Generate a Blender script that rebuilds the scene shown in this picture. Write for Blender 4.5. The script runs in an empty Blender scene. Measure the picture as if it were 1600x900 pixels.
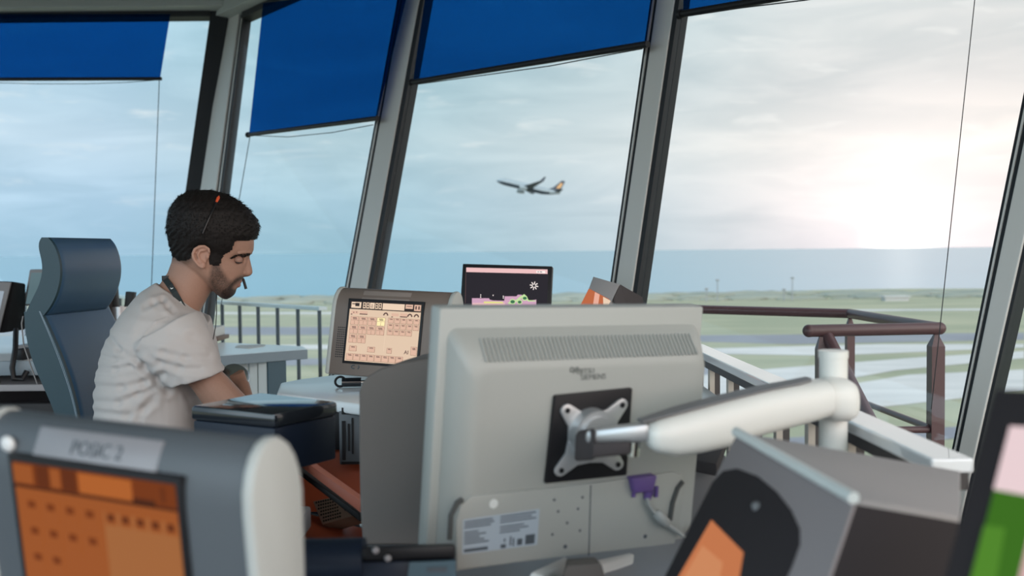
import bpy, bmesh, math, random
import numpy as np
from mathutils import Vector, Matrix
from mathutils.bvhtree import BVHTree
random.seed(4); rng = np.random.default_rng(4)
S = bpy.context.scene; COL = S.collection
R_ = math.radians
# ------------------------------------------------------------------ camera
F = 1556.0; H = 1.2
def rx(a): return Matrix.Rotation(a, 3, 'X')
def ry(a): return Matrix.Rotation(a, 3, 'Y')
def rz(a): return Matrix.Rotation(a, 3, 'Z')
RC = rx(R_(90-2.117)) @ rz(R_(-0.555)); CAM = Vector((0, 0, H))
cam = bpy.data.cameras.new('camera'); co = bpy.data.objects.new('camera', cam); COL.objects.link(co)
co.matrix_world = Matrix.Translation(CAM) @ RC.to_4x4()
cam.sensor_width = 36; cam.lens = 36*F/1600; cam.clip_start = .02; cam.clip_end = 200000
cam.dof.use_dof = True; cam.dof.focus_distance = 2.6; cam.dof.aperture_fstop = 4.3
S.camera = co
def ray(x, y): return RC @ Vector(((x-800)/F, -(y-450)/F, -1))
def P(x, y, Y): d = ray(x, y); return CAM + d*(Y/d.y)
def PZ(x, y, z): d = ray(x, y); return CAM + d*((z-H)/d.z)
def PP(x, y, pt, n): d = ray(x, y); return CAM + d*((pt-CAM).dot(n)/d.dot(n))
# ------------------------------------------------------------------ materials
MATS = {}
def mat(name, col, rough=.5, metal=0, emit=None, es=1, spec=.5, noise=None, bump=None, trans=0, coat=0, alpha=None):
    m = bpy.data.materials.new(name); m.use_nodes = True; MATS[name] = m
    nt = m.node_tree; b = nt.nodes['Principled BSDF']
    b.inputs['Base Color'].default_value = (*col, 1); b.inputs['Roughness'].default_value = rough
    b.inputs['Metallic'].default_value = metal; b.inputs['Specular IOR Level'].default_value = spec
    b.inputs['Coat Weight'].default_value = coat
    if emit: b.inputs['Emission Color'].default_value = (*emit, 1); b.inputs['Emission Strength'].default_value = es
    if noise or bump: tc = nt.nodes.new('ShaderNodeTexCoord')
    if noise:                                     # (scale, colour b, stretch)
        mp = nt.nodes.new('ShaderNodeMapping'); mp.inputs['Scale'].default_value = noise[2] if len(noise) > 2 else (1, 1, 1)
        nt.links.new(tc.outputs['Object'], mp.inputs[0])
        n = nt.nodes.new('ShaderNodeTexNoise'); n.inputs['Scale'].default_value = noise[0]; n.inputs['Detail'].default_value = 5
        nt.links.new(mp.outputs[0], n.inputs['Vector'])
        rp = nt.nodes.new('ShaderNodeValToRGB'); rp.color_ramp.elements[0].position = .35; rp.color_ramp.elements[1].position = .65
        rp.color_ramp.elements[0].color = (*col, 1); rp.color_ramp.elements[1].color = (*noise[1], 1)
        nt.links.new(n.outputs['Fac'], rp.inputs[0]); nt.links.new(rp.outputs[0], b.inputs['Base Color'])
    if bump:                                      # (scale, strength)
        n2 = nt.nodes.new('ShaderNodeTexNoise'); n2.inputs['Scale'].default_value = bump[0]; n2.inputs['Detail'].default_value = 3
        nt.links.new(tc.outputs['Object'], n2.inputs['Vector'])
        bp = nt.nodes.new('ShaderNodeBump'); bp.inputs['Strength'].default_value = bump[1]; bp.inputs['Distance'].default_value = .002
        nt.links.new(n2.outputs['Fac'], bp.inputs['Height']); nt.links.new(bp.outputs[0], b.inputs['Normal'])
    return m
def screen_mat(name, col, s=1): return mat(name, tuple(c*.03 for c in col), .4, 0, col, s, spec=.12)
def see_through(name, tint, gloss=.05, body=None, bodyfac=.0):
    m = bpy.data.materials.new(name); m.use_nodes = True; MATS[name] = m; nt = m.node_tree; nt.nodes.clear()
    o = nt.nodes.new('ShaderNodeOutputMaterial'); t = nt.nodes.new('ShaderNodeBsdfTransparent'); t.inputs[0].default_value = (*tint, 1)
    g = nt.nodes.new('ShaderNodeBsdfGlossy'); g.inputs['Roughness'].default_value = .02 if body is None else .35
    g.inputs['Color'].default_value = (1, 1, 1, 1)
    mx = nt.nodes.new('ShaderNodeMixShader'); mx.inputs[0].default_value = gloss
    nt.links.new(t.outputs[0], mx.inputs[1]); nt.links.new(g.outputs[0], mx.inputs[2]); last = mx
    if body:
        d = nt.nodes.new('ShaderNodeBsdfDiffuse'); d.inputs[0].default_value = (*body, 1)
        tl = nt.nodes.new('ShaderNodeBsdfTranslucent'); tl.inputs[0].default_value = (*body, 1)
        a = nt.nodes.new('ShaderNodeAddShader'); nt.links.new(d.outputs[0], a.inputs[0]); nt.links.new(tl.outputs[0], a.inputs[1])
        m2 = nt.nodes.new('ShaderNodeMixShader'); m2.inputs[0].default_value = bodyfac
        nt.links.new(mx.outputs[0], m2.inputs[1]); nt.links.new(a.outputs[0], m2.inputs[2]); last = m2
    nt.links.new(last.outputs[0], o.inputs[0]); return m
M = MATS
see_through('pane_glass', (.94, .97, .97), .02)
see_through('blind_film', (.07, .30, .57), .005, (.004, .04, .13), .10)
mat('aluminium', (.50, .495, .47), .5, .1, bump=(60, .05)); mat('dark_aluminium', (.022, .024, .027), .5, 0, spec=.2)
mat('rubber', (.012, .013, .015), .6); mat('black_plastic', (.010, .010, .012), .45, spec=.25); mat('gloss_black', (.010, .013, .018), .16, coat=.4)
mat('paint_grey', (.38, .40, .39), .6); mat('ceiling_paint', (.30, .31, .31), .8); mat('carpet', (.05, .055, .06), .95, noise=(40, (.07, .07, .075)))
mat('light_plastic', (.335, .345, .325), .42, bump=(400, .06)); mat('light_plastic_edge', (.37, .385, .365), .45)
mat('vent_dark', (.06, .062, .06), .7); mat('arm_white', (.74, .74, .70), .32); mat('silver', (.50, .51, .52), .35, .55)
mat('mid_grey', (.16, .16, .165), .5); mat('dark_grey', (.055, .048, .05), .7, spec=.2); mat('frame_grey', (.27, .235, .235), .8, spec=.15); mat('matte_dark', (.035, .030, .032), .8, spec=.12); mat('cover_grey', (.32, .305, .305), .6, spec=.3); mat('cheek_white', (.46, .47, .45), .5); mat('steel_grey', (.085, .097, .11), .5, bump=(300, .1))
mat('brown_grey', (.15, .118, .10), .5, bump=(300, .1)); mat('cheek_grey', (.125, .110, .10), .7, bump=(300, .1)); mat('plate_grey', (.24, .235, .25), .3)
mat('white_plastic', (.66, .68, .66), .4); mat('worktop_white', (.76, .81, .84), .2); mat('desk_edge', (.20, .25, .29), .5)
mat('cabinet_pale', (.52, .55, .54), .55); mat('slate_panel', (.055, .10, .13), .5); mat('desk_grey', (.33, .33, .35), .5)
mat('orange_panel', (.36, .07, .025), .5); mat('salmon_bar', (.62, .20, .13), .5); mat('speaker_brown', (.32, .24, .19), .6)
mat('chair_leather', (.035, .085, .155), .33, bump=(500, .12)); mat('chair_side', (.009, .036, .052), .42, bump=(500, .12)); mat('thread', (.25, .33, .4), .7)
mat('chrome', (.6, .6, .6), .2, 1); mat('cotton', (.475, .45, .44), .9, spec=.1, bump=(900, .15)); mat('trousers', (.02, .025, .035), .9)
mat('hair', (.0075, .0055, .005), .6, spec=.22); mat('lash', (.012, .009, .008), .7); mat('lanyard', (.006, .012, .013), .7); mat('print_white', (.75, .78, .78), .6)
mat('headband', (.02, .02, .022), .3, .6); mat('orange_pad', (.75, .10, .03), .5)
mat('purple_plug', (.12, .07, .24), .5); mat('cable_grey', (.33, .34, .33), .5); mat('label_blue', (.36, .42, .48), .5); mat('ink', (.06, .075, .09), .6)
mat('logo_ink', (.13, .14, .135), .5); mat('paper', (.62, .64, .64), .7); mat('wood_tray', (.17, .12, .10), .6); mat('navy_plastic', (.008, .014, .028), .4, spec=.25)
mat('rail_white', (.86, .87, .88), .18, 0, spec=1, coat=1); mat('rail_dark', (.05, .045, .045), .5); mat('baluster_pale', (.50, .46, .40), .5)
mat('tube_paint', (.10, .045, .05), .4); mat('balcony_white', (.62, .68, .70), .35); mat('balcony_post', (.035, .045, .055), .5); mat('deck', (.2, .2, .2), .8)
mat('knob_white', (.7, .7, .7), .3); mat('steel_cup', (.55, .56, .58), .3, .8)
mat('jet_white', (.26, .30, .32), .5); mat('jet_navy', (.018, .028, .045), .5); mat('jet_gold', (.55, .28, .10), .4); mat('jet_glass', (.02, .03, .04), .2)
# skin with a vertex colour (beard, dark scalp and lips are the skin's own colours)
ms = mat('skin', (.36, .20, .14), .5, spec=.35, bump=(350, .1)); nt = ms.node_tree
at = nt.nodes.new('ShaderNodeAttribute'); at.attribute_name = 'tone'; nt.links.new(at.outputs['Color'], nt.nodes['Principled BSDF'].inputs['Base Color'])
# ground & sea; land colours paled to stand in for haze
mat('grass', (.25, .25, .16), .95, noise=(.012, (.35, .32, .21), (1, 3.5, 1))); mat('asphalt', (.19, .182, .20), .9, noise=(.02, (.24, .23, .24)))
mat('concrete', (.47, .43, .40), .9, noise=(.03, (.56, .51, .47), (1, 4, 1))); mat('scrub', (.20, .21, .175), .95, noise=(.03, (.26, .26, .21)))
mat('shed', (.25, .25, .25), .9); mat('shed_wall', (.42, .40, .38), .9)
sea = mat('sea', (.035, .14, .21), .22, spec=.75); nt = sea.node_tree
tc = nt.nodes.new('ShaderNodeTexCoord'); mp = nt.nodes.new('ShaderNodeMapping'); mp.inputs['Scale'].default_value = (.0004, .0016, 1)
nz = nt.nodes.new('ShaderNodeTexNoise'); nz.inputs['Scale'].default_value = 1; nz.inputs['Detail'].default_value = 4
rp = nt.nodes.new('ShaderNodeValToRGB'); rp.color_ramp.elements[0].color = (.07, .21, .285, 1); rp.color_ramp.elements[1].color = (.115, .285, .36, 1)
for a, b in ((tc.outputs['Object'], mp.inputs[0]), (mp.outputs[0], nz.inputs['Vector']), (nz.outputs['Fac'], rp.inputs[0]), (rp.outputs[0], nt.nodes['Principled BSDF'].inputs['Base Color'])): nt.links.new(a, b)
# ------------------------------------------------------------------ object helpers
WM = {}
def put(o, parent=None):
    COL.objects.link(o)
    if parent: o.parent = parent
def tag(o, label=None, cat=None, group=None, kind=None):
    for k, v in (('label', label), ('category', cat), ('group', group), ('kind', kind)):
        if v: o[k] = v
    return o
def thing(name, label, cat, mw=None, group=None):
    o = bpy.data.objects.new(name, None); put(o); o.empty_display_size = .05
    mw = mw or Matrix(); mw = Matrix.Translation(mw) if isinstance(mw, Vector) else mw.to_4x4(); o.matrix_world = mw; WM[o] = mw.copy()
    return tag(o, label, cat, group)
class MB:
    def __init__(s): s.v = []; s.f = []; s.mi = []
    def add(s, vs, fs, mi=0, mx=None):
        n = len(s.v); s.v += [tuple(mx @ Vector(v)) if mx else tuple(v) for v in vs]
        s.f += [tuple(i+n for i in f) for f in fs]; s.mi += [mi]*len(fs); return s
    def bm(s, b, mi=0, mx=None):
        b.verts.index_update(); s.add([v.co.copy() for v in b.verts], [[v.index for v in f.verts] for f in b.faces], mi, mx); b.free(); return s
    def box(s, lo, hi, mi=0, bev=0, mx=None, seg=2):
        b = bmesh.new(); bmesh.ops.create_cube(b, size=1); c = [(a+d)/2 for a, d in zip(lo, hi)]; e = [d-a for a, d in zip(lo, hi)]
        for v in b.verts: v.co = Vector((v.co.x*e[0]+c[0], v.co.y*e[1]+c[1], v.co.z*e[2]+c[2]))
        if bev: bmesh.ops.bevel(b, geom=b.edges[:], offset=bev, segments=seg, profile=.5, affect='EDGES')
        return s.bm(b, mi, mx)
    def hull8(s, pts, mi=0, bev=0):               # 4 bottom then 4 top
        b = bmesh.new(); vs = [b.verts.new(p) for p in pts]
        for f in ((0, 1, 2, 3), (4, 5, 6, 7), (0, 1, 5, 4), (1, 2, 6, 5), (2, 3, 7, 6), (3, 0, 4, 7)): b.faces.new([vs[i] for i in f])
        bmesh.ops.recalc_face_normals(b, faces=b.faces[:])
        if bev: bmesh.ops.bevel(b, geom=b.edges[:], offset=bev, segments=2, profile=.5, affect='EDGES')
        return s.bm(b, mi)
    def prism(s, pts, ex, mi=0, bev=0, seg=2, mx=None):    # closed 3d polygon, extruded by vector
        b = bmesh.new(); f = b.faces.new([b.verts.new(p) for p in pts]); r = bmesh.ops.extrude_face_region(b, geom=[f])
        for v in [g for g in r['geom'] if isinstance(g, bmesh.types.BMVert)]: v.co += Vector(ex)
        bmesh.ops.recalc_face_normals(b, faces=b.faces[:])
        if bev: bmesh.ops.bevel(b, geom=[e for e in b.edges if e.calc_face_angle(0) > .6], offset=bev, segments=seg, profile=.5, affect='EDGES', clamp_overlap=True)
        return s.bm(b, mi, mx)
    def loft(s, rings, cap=True, mi=0, mx=None):
        n = len(rings[0]); vs = [p for r in rings for p in r]; fs = []
        for i in range(len(rings)-1):
            for k in range(n): a = i*n+k; b = i*n+(k+1) % n; fs.append((a, b, b+n, a+n))
        if cap: fs.append(tuple(range(n-1, -1, -1))); fs.append(tuple(range((len(rings)-1)*n, len(rings)*n)))
        return s.add(vs, fs, mi, mx)
    def tube(s, path, r, n=12, mi=0, cap=True):
        path = [Vector(p) for p in path]; rs = r if isinstance(r, (list, tuple)) else [r]*len(path); rings = []; up = None
        for i, p in enumerate(path):
            t = (path[min(i+1, len(path)-1)]-path[max(i-1, 0)]).normalized()
            if up is None: up = t.orthogonal().normalized()
            up = (up-t*up.dot(t)).normalized(); w = t.cross(up)
            rings.append([p+(up*math.cos(2*math.pi*k/n)+w*math.sin(2*math.pi*k/n))*rs[i] for k in range(n)])
        return s.loft(rings, cap, mi)
    def ball(s, c, r, mi=0, mx=None, u=20, v=12):
        b = bmesh.new(); bmesh.ops.create_uvsphere(b, u_segments=u, v_segments=v, radius=1); r = r if isinstance(r, (tuple, list)) else (r, r, r)
        for w in b.verts: w.co = Vector((w.co.x*r[0], w.co.y*r[1], w.co.z*r[2]))
        rot = mx or Matrix(); return s.bm(b, mi, Matrix.Translation(c) @ rot)
    def cyl(s, a, b, r, n=24, mi=0, r2=None): return s.tube([a, b], [r, r if r2 is None else r2], n, mi)
    def quad(s, p, mi=0): return s.add(p, [(0, 1, 2, 3)], mi)
    def build(s, name, m, parent=None, world=True, smooth=40, **kw):
        me = bpy.data.meshes.new(name); me.from_pydata([tuple(v) for v in s.v], [], s.f)
        ms = m if isinstance(m, (list, tuple)) else [m]
        for x in ms: me.materials.append(M[x] if isinstance(x, str) else x)
        me.polygons.foreach_set('material_index', s.mi)
        b = bmesh.new(); b.from_mesh(me); bmesh.ops.recalc_face_normals(b, faces=b.faces[:]); b.to_mesh(me); b.free()
        return finish(name, me, parent, world, smooth, **kw)
def finish(name, me, parent=None, world=True, smooth=40, mw=None, **kw):
    if smooth is not None:
        me.shade_smooth()
        if smooth < 180: me.set_sharp_from_angle(angle=R_(smooth))
    o = bpy.data.objects.new(name, me); put(o, parent)
    if parent is not None:
        WM[o] = WM[parent].copy()
        if world: me.transform(WM[parent].inverted())
    else:
        b = mw
        if b is None:                              # origin at the base centre
            cs = np.array([v.co for v in me.vertices]); b = Matrix.Translation(Vector(((cs[:, 0].min()+cs[:, 0].max())/2, (cs[:, 1].min()+cs[:, 1].max())/2, cs[:, 2].min())))
            me.transform(b.inverted())
        elif world: me.transform(b.inverted())
        o.matrix_world = b; WM[o] = b.copy()
    tag(o, **kw); return o
def text(parts_mb, string, size, mx, mi=0, ext=.0003):
    c = bpy.data.curves.new('t', 'FONT'); c.body = string; c.size = size; c.align_x = 'CENTER'; c.align_y = 'CENTER'; c.extrude = ext
    o = bpy.data.objects.new('t', c); COL.objects.link(o); dg = bpy.context.evaluated_depsgraph_get(); me = bpy.data.meshes.new_from_object(o.evaluated_get(dg))
    parts_mb.add([v.co.copy() for v in me.vertices], [tuple(p.vertices) for p in me.polygons], mi, mx)
    bpy.data.objects.remove(o); bpy.data.curves.remove(c); bpy.data.meshes.remove(me)
def frame(pos, deg): return Matrix.Translation(Vector(pos)) @ (rz(R_(deg[2])) @ ry(R_(deg[1])) @ rx(R_(deg[0]))).to_4x4()
def local(mw, px, py, y=0.):                       # photo point -> local x,z on the plane y of a frame
    i = mw.inverted(); c = i @ CAM; d = (i.to_3x3() @ ray(px, py)); t = (y-c.y)/d.y; q = c+d*t; return q.x, q.z
def sm(x): x = max(0., min(1., x)); return x*x*(3-2*x)
FACE = Matrix(((1, 0, 0, 0), (0, 0, -1, 0), (0, 1, 0, 0), (0, 0, 0, 1)))   # text in xy -> local xz, readable from -y
# ------------------------------------------------------------------ world
w = bpy.data.worlds.new('sky'); S.world = w; w.use_nodes = True; nt = w.node_tree; N = nt.nodes; Lk = nt.links.new
bg = N['Background']; tc = N.new('ShaderNodeTexCoord'); vm = N.new('ShaderNodeVectorMath'); vm.operation = 'NORMALIZE'; Lk(tc.outputs['Generated'], vm.inputs[0])
D = vm.outputs[0]; sx = N.new('ShaderNodeSeparateXYZ'); Lk(D, sx.inputs[0])
def mth(op, a, b=None, c=False):
    n = N.new('ShaderNodeMath'); n.operation = op; n.use_clamp = c
    for i, v in enumerate((a, b)):
        if v is None: continue
        if isinstance(v, (int, float)): n.inputs[i].default_value = v
        else: Lk(v, n.inputs[i])
    return n.outputs[0]
def dot(vec):
    n = N.new('ShaderNodeVectorMath'); n.operation = 'DOT_PRODUCT'; Lk(D, n.inputs[0]); n.inputs[1].default_value = vec; return n.outputs['Value']
def mix(f, a, b, mode='MIX'):
    n = N.new('ShaderNodeMix'); n.data_type = 'RGBA'; n.blend_type = mode
    for s, v in ((n.inputs[0], f), (n.inputs[6], a), (n.inputs[7], b)):
        if isinstance(v, (int, float)): s.default_value = v
        elif isinstance(v, tuple): s.default_value = (*v, 1)
        else: Lk(v, s)
    return n.outputs[2]
def ramp(f, pts):
    n = N.new('ShaderNodeValToRGB'); e = n.color_ramp.elements
    while len(e) > 1: e.remove(e[0])
    e[0].position = pts[0][0]; e[0].color = (*pts[0][1], 1)
    for p, c in pts[1:]: k = e.new(p); k.color = (*c, 1)
    Lk(f, n.inputs[0]); return n.outputs[0]
sd = ray(1410, 383).normalized(); SUN = sd.copy()
el = mth('MULTIPLY', sx.outputs['Z'], 2.0, True)           # 0 horizon .. .5 = 15 deg
base = ramp(el, [(0, (.45, .65, .77)), (.10, (.54, .72, .84)), (.22, (.64, .78, .86)), (.36, (.52, .71, .80)), (.5, (.56, .78, .87)), (1, (.45, .68, .88))])
az = mth('ARCTAN2', sx.outputs['X'], sx.outputs['Y'])     # warm towards the low sun at the right
blue = ramp(mth('ADD', mth('MULTIPLY', az, .8), .5), [(0, (1.12, 1.12, 1.18)), (.20, (1.10, 1.09, 1.15)), (.32, (.93, .97, .97)), (.5, (1, 1, .98)), (1, (1, 1, .98))])
base = mix(1, base, blue, 'MULTIPLY')
warm = ramp(el, [(0, (.80, .74, .77)), (.10, (.98, .87, .85)), (.2, (1.12, .99, .93)), (.3, (.86, .81, .80)), (.5, (.92, .89, .88)), (1, (.80, .86, .92))])
wf = ramp(mth('ADD', mth('MULTIPLY', az, 1.0), .5), [(0, (0, 0, 0)), (.40, (0, 0, 0)), (.62, (.38,)*3), (.78, (.82,)*3), (.95, (1, 1, 1))])
skyc = mix(wf, base, warm)
# clouds: flat layers
cv = N.new('ShaderNodeCombineXYZ'); Lk(mth('MULTIPLY', az, 3.0), cv.inputs[0]); Lk(mth('MULTIPLY', sx.outputs['Z'], 15.0), cv.inputs[1])
def noise(scale, det=6, rough=.55, dist=.6):
    n = N.new('ShaderNodeTexNoise'); n.inputs['Scale'].default_value = scale; n.inputs['Detail'].default_value = det; n.inputs['Roughness'].default_value = rough; n.inputs['Distortion'].default_value = dist
    Lk(cv.outputs[0], n.inputs['Vector']); return n.outputs['Fac']
c1 = ramp(noise(1.7), [(.38, (0, 0, 0)), (.60, (1, 1, 1))]); c2 = ramp(noise(4.3, 8), [(.57, (0, 0, 0)), (.74, (1, 1, 1))])
dark = mix(1, skyc, (.78, .83, .855), 'MULTIPLY'); lit = mix(.55, skyc, (1.05, 1.02, 1.0))
skyc = mix(mth('MULTIPLY', c1, .8), skyc, dark); upf = mth('MULTIPLY', c2, mth('MULTIPLY', sx.outputs['Z'], 9., True))
skyc = mix(mth('MULTIPLY', upf, .75), skyc, lit)
# glow of the sun
ds = mth('MAXIMUM', dot(tuple(SUN)), 0.0)
g1 = mth('POWER', ds, 6000.); g2 = mth('POWER', ds, 170.); g3 = mth('POWER', ds, 22.)
skyc = mix(1, skyc, mix(g3, (0, 0, 0), (.16, .12, .10)), 'ADD'); skyc = mix(1, skyc, mix(g2, (0, 0, 0), (.46, .32, .31)), 'ADD'); skyc = mix(1, skyc, mix(g1, (0, 0, 0), (5., 4.4, 4.0)), 'ADD')
# sky behind the camera is brightened several-fold, added as fill for the interior
back = ramp(mth('ADD', mth('MULTIPLY', sx.outputs['Y'], -.5), .5), [(0, (1, 1, 1)), (.5, (1, 1, 1)), (.7, (3.9, 3.55, 3.3)), (1, (4.6, 4.15, 3.8))])
back.node.inputs[0].links[0].from_node.use_clamp = True
skyc = mix(1, skyc, back, 'MULTIPLY')
Lk(skyc, bg.inputs['Color']); bg.inputs['Strength'].default_value = 1.0
# ------------------------------------------------------------------ land, sea, airfield
GZ = -35.0
def G(px, py): return PZ(px, py, GZ)
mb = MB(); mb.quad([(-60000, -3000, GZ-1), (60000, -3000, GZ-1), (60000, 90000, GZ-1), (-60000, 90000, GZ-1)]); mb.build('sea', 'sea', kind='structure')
mb = MB(); n = 120; top = []
for i in range(n+1):
    x = -2600+5200*i/n; top.append((x, 800+30*math.sin(x*.004)+14*math.sin(x*.021+1)+(30 if x > 150 else 0), GZ))
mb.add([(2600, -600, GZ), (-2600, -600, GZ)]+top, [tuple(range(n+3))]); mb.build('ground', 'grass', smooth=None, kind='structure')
def strip(name, pts, m, dz):
    q = MB(); v = [G(*p) for p in pts]; q.prism([(p.x, p.y, GZ+dz) for p in v], (0, 0, .02)); q.build(name, m, smooth=None, kind='structure')
strip('runway', [(-500, 512), (600, 511), (1090, 524), (1600, 520), (1600, 531), (1240, 538), (1090, 534), (600, 523), (-500, 526)], 'asphalt', .05)
strip('taxiway', [(-500, 540), (600, 539), (1100, 545), (1380, 538), (1600, 538), (1600, 543), (1300, 556), (1100, 553), (600, 546), (-500, 548)], 'concrete', .08)
strip('taxiway_link', [(1040, 592), (1200, 577), (1420, 560), (1600, 549), (1600, 560), (1400, 579), (1250, 606), (1120, 628), (1020, 622)], 'concrete', .1)
strip('taxiway_apron', [(1120, 640), (1300, 606), (1420, 586), (1600, 578), (1600, 612), (1420, 632), (1250, 650)], 'concrete', .11)
strip('apron', [(300, 575), (520, 570), (1000, 600), (1150, 600), (1250, 590), (1180, 575), (1000, 568), (520, 560), (300, 562)], 'asphalt', .06)
strip('service_road', [(1150, 690), (1600, 660), (1600, 676), (1150, 716)], 'asphalt', .07)
strip('perimeter_road', [(-400, 488), (700, 488), (1600, 482), (1600, 484.5), (700, 491), (-400, 491)], 'concrete', .08)
def lumps(name, x0, x1, y0, y1, n, h, m, label, cat):
    q = MB()
    for _ in range(n):
        x = random.uniform(x0, x1); y = random.uniform(y0, y1); r = random.uniform(.5, 1)*h
        b = bmesh.new(); bmesh.ops.create_icosphere(b, subdivisions=2, radius=1)
        for v in b.verts: v.co = Vector((v.co.x*r*random.uniform(5, 8), v.co.y*r*1.6, v.co.z*r*random.uniform(.85, 1.1)))
        q.bm(b, 0, Matrix.Translation((x, y, GZ+r*.25)))
    q.build(name, m, smooth=180, label=label, cat=cat, kind='stuff')
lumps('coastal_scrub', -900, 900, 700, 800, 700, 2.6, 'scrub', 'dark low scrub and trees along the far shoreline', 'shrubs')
for (px, hgt) in ((1104, 9), (1121, 15), (1225, 8), (1238, 16)):
    b0 = P(px, 455, 685); q = MB(); q.tube([(b0.x, 685, GZ), (b0.x, 685, GZ+hgt)], [.45, .3], 6); q.tube([(b0.x-1.2, 685, GZ+hgt), (b0.x+1.2, 685, GZ+hgt)], .7, 6)
    q.build('airfield_mast', 'shed', label={1104: 'short airfield mast on the shoreline, leftmost of the four', 1121: 'tall airfield mast on the shoreline, second from the left', 1225: 'short airfield mast on the shoreline, third from the left', 1238: 'tall airfield mast on the shoreline, rightmost of the four'}[px], cat='mast', group='airfield masts by the sea')
q = MB(); b0 = P(1395, 453, 680); q.box((b0.x-8, 672, GZ), (b0.x+8, 680, GZ+2.6)); q.box((b0.x-9, 671, GZ+2.6), (b0.x+9, 681, GZ+3.4)); q.build('airfield_shed', 'shed_wall', label='low pale airfield building on the shoreline under the sun', cat='building')
# ------------------------------------------------------------------ airliner
YA = 560.0
ac = P(826, 293, YA); sc = 1.0
hd = Matrix.Translation(ac) @ (rz(R_(186)) @ ry(R_(-13.5)) @ rx(R_(9))).to_4x4()
a = thing('airliner', 'white and navy twin-engine jet airliner climbing above the sea', 'airplane', hd)
def ring(x, ry_, rz_, zc, n=20): return [(x, ry_*math.cos(2*math.pi*k/n), zc+rz_*math.sin(2*math.pi*k/n)) for k in range(n)]
q = MB(); prof = [(18.4, .15, .15, -.5), (17.6, .9, .8, -.35), (16, 1.5, 1.5, -.1), (13.5, 1.88, 1.95, 0), (-8, 1.88, 2.0, 0), (-12, 1.6, 1.6, .35), (-16, .9, .9, .85), (-18.6, .3, .35, 1.2)]
q.loft([ring(*p_) for p_ in prof]); q2 = MB()
for f, in zip(q.f):
    pass
mi = []
for f in q.f:
    c = sum((Vector(q.v[i]) for i in f), Vector())/len(f); mi.append(1 if c.z < -.5 else 0)
q.mi = mi; q.build('fuselage', ['jet_white', 'jet_navy'], a, False)
for s in (-1, 1):
    q = MB(); st = [(1.5, 5.0, -2.6, -.95, .55), (5.5, 2.2, -2.4, -.45, .35), (16.6, -3.6, -5.4, 1.0, .14)]; rg = []
    for (y, x0, x1, z, t) in st: rg.append([(x0, s*y, z), ((x0*.6+x1*.4), s*y, z+t), (x1, s*y, z), ((x0*.6+x1*.4), s*y, z-t)])
    wq = q.loft(rg).build('wing', 'jet_navy', a, False)
    q = MB(); q.loft([[(-3.6, s*16.6, 1.0), (-4.5, s*16.7, 1.05), (-5.5, s*16.6, 1.0), (-4.5, s*16.5, .95)], [(-5.4, s*17.2, 3.6), (-5.8, s*17.25, 3.6), (-6.3, s*17.2, 3.6), (-5.8, s*17.15, 3.6)]]); q.build('winglet', 'jet_navy', wq, False)
    q = MB(); q.loft([[(x, s*5+r*math.cos(k*.3927), -2.1+r*math.sin(k*.3927)) for k in range(16)] for x, r in ((5.6, .95), (5.2, 1.1), (3.6, 1.15), (1.8, .8), (1.2, .55))]); q.build('engine', 'jet_white', a, False)
    q = MB(); q.loft([[(-14.2, s*.6, 1.1), (-15.5, s*.6, 1.3), (-17.4, s*.6, 1.1), (-15.5, s*.6, .9)], [(-17.2, s*6.6, 1.8), (-17.6, s*6.6, 1.87), (-18.6, s*6.6, 1.8), (-17.6, s*6.6, 1.72)]]); q.build('tailplane', 'jet_navy', a, False)
q = MB(); q.loft([[(-10.5, 0, 1.6), (-14, .22, 1.6), (-17.6, 0, 1.6), (-14, -.22, 1.6)], [(-13.6, 0, 3.4), (-15.6, .2, 3.4), (-18.2, 0, 3.4), (-15.6, -.2, 3.4)], [(-17.6, 0, 8.4), (-18.4, .1, 8.4), (-19.6, 0, 8.4), (-18.4, -.1, 8.4)]]); fin = q.build('tail_fin', 'jet_navy', a, False)
q = MB()
for s in (-1, 1): q.prism([(-15.2, s*.26, 3.2), (-17.4, s*.2, 3.6), (-18.6, s*.16, 6.6), (-17.2, s*.16, 6.9)], (0, s*.05, 0))
q.build('tail_emblem', 'jet_gold', fin, False, label='gold emblem on the tail')
# ------------------------------------------------------------------ cab shell
LEAN = math.tan(R_(15))
zb = P(388, 211, 6.6).z; A0 = PZ(388, 211, zb); B0 = PZ(1007, 69.5, zb); dr = (B0-A0).normalized(); nh = Vector((-dr.y, dr.x, 0))
if nh.y < 0: nh = -nh
NR = (nh - Vector((0, 0, LEAN))).normalized()                 # right glazing, outward normal
def PR(px, py, off=0.): return PP(px, py, A0+NR*off, NR)
k0 = PR(336, 166); NL = (Vector((0, 1, 0)) - Vector((0, 0, LEAN))).normalized()
def PLf(px, py, off=0.): return PP(px, py, k0+NL*off, NL)
def on_z(a, b, z): t = (z-a.z)/(b.z-a.z); return a+(b-a)*t
ZS, ZT = .42, 2.98                                             # sill and head of the glass
def line_r(p, q): a_, b_ = PR(*p), PR(*q); return on_z(a_, b_, ZS), on_z(a_, b_, ZT)
def line_l(p, q): a_, b_ = PLf(*p), PLf(*q); return on_z(a_, b_, ZS), on_z(a_, b_, ZT)
def bar(mbk, l0, l1, nrm, d0, d1, mi=0, bev=0):               # strip between two lines on a glazing plane, between two depths towards the room
    mbk.hull8([l0[0]-nrm*d0, l1[0]-nrm*d0, l1[0]-nrm*d1, l0[0]-nrm*d1, l0[1]-nrm*d0, l1[1]-nrm*d0, l1[1]-nrm*d1, l0[1]-nrm*d1], mi, bev)
def lerp2(a_, b_, t): return (a_[0]+(b_[0]-a_[0])*t, a_[1]+(b_[1]-a_[1])*t)
mull = {}
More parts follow.
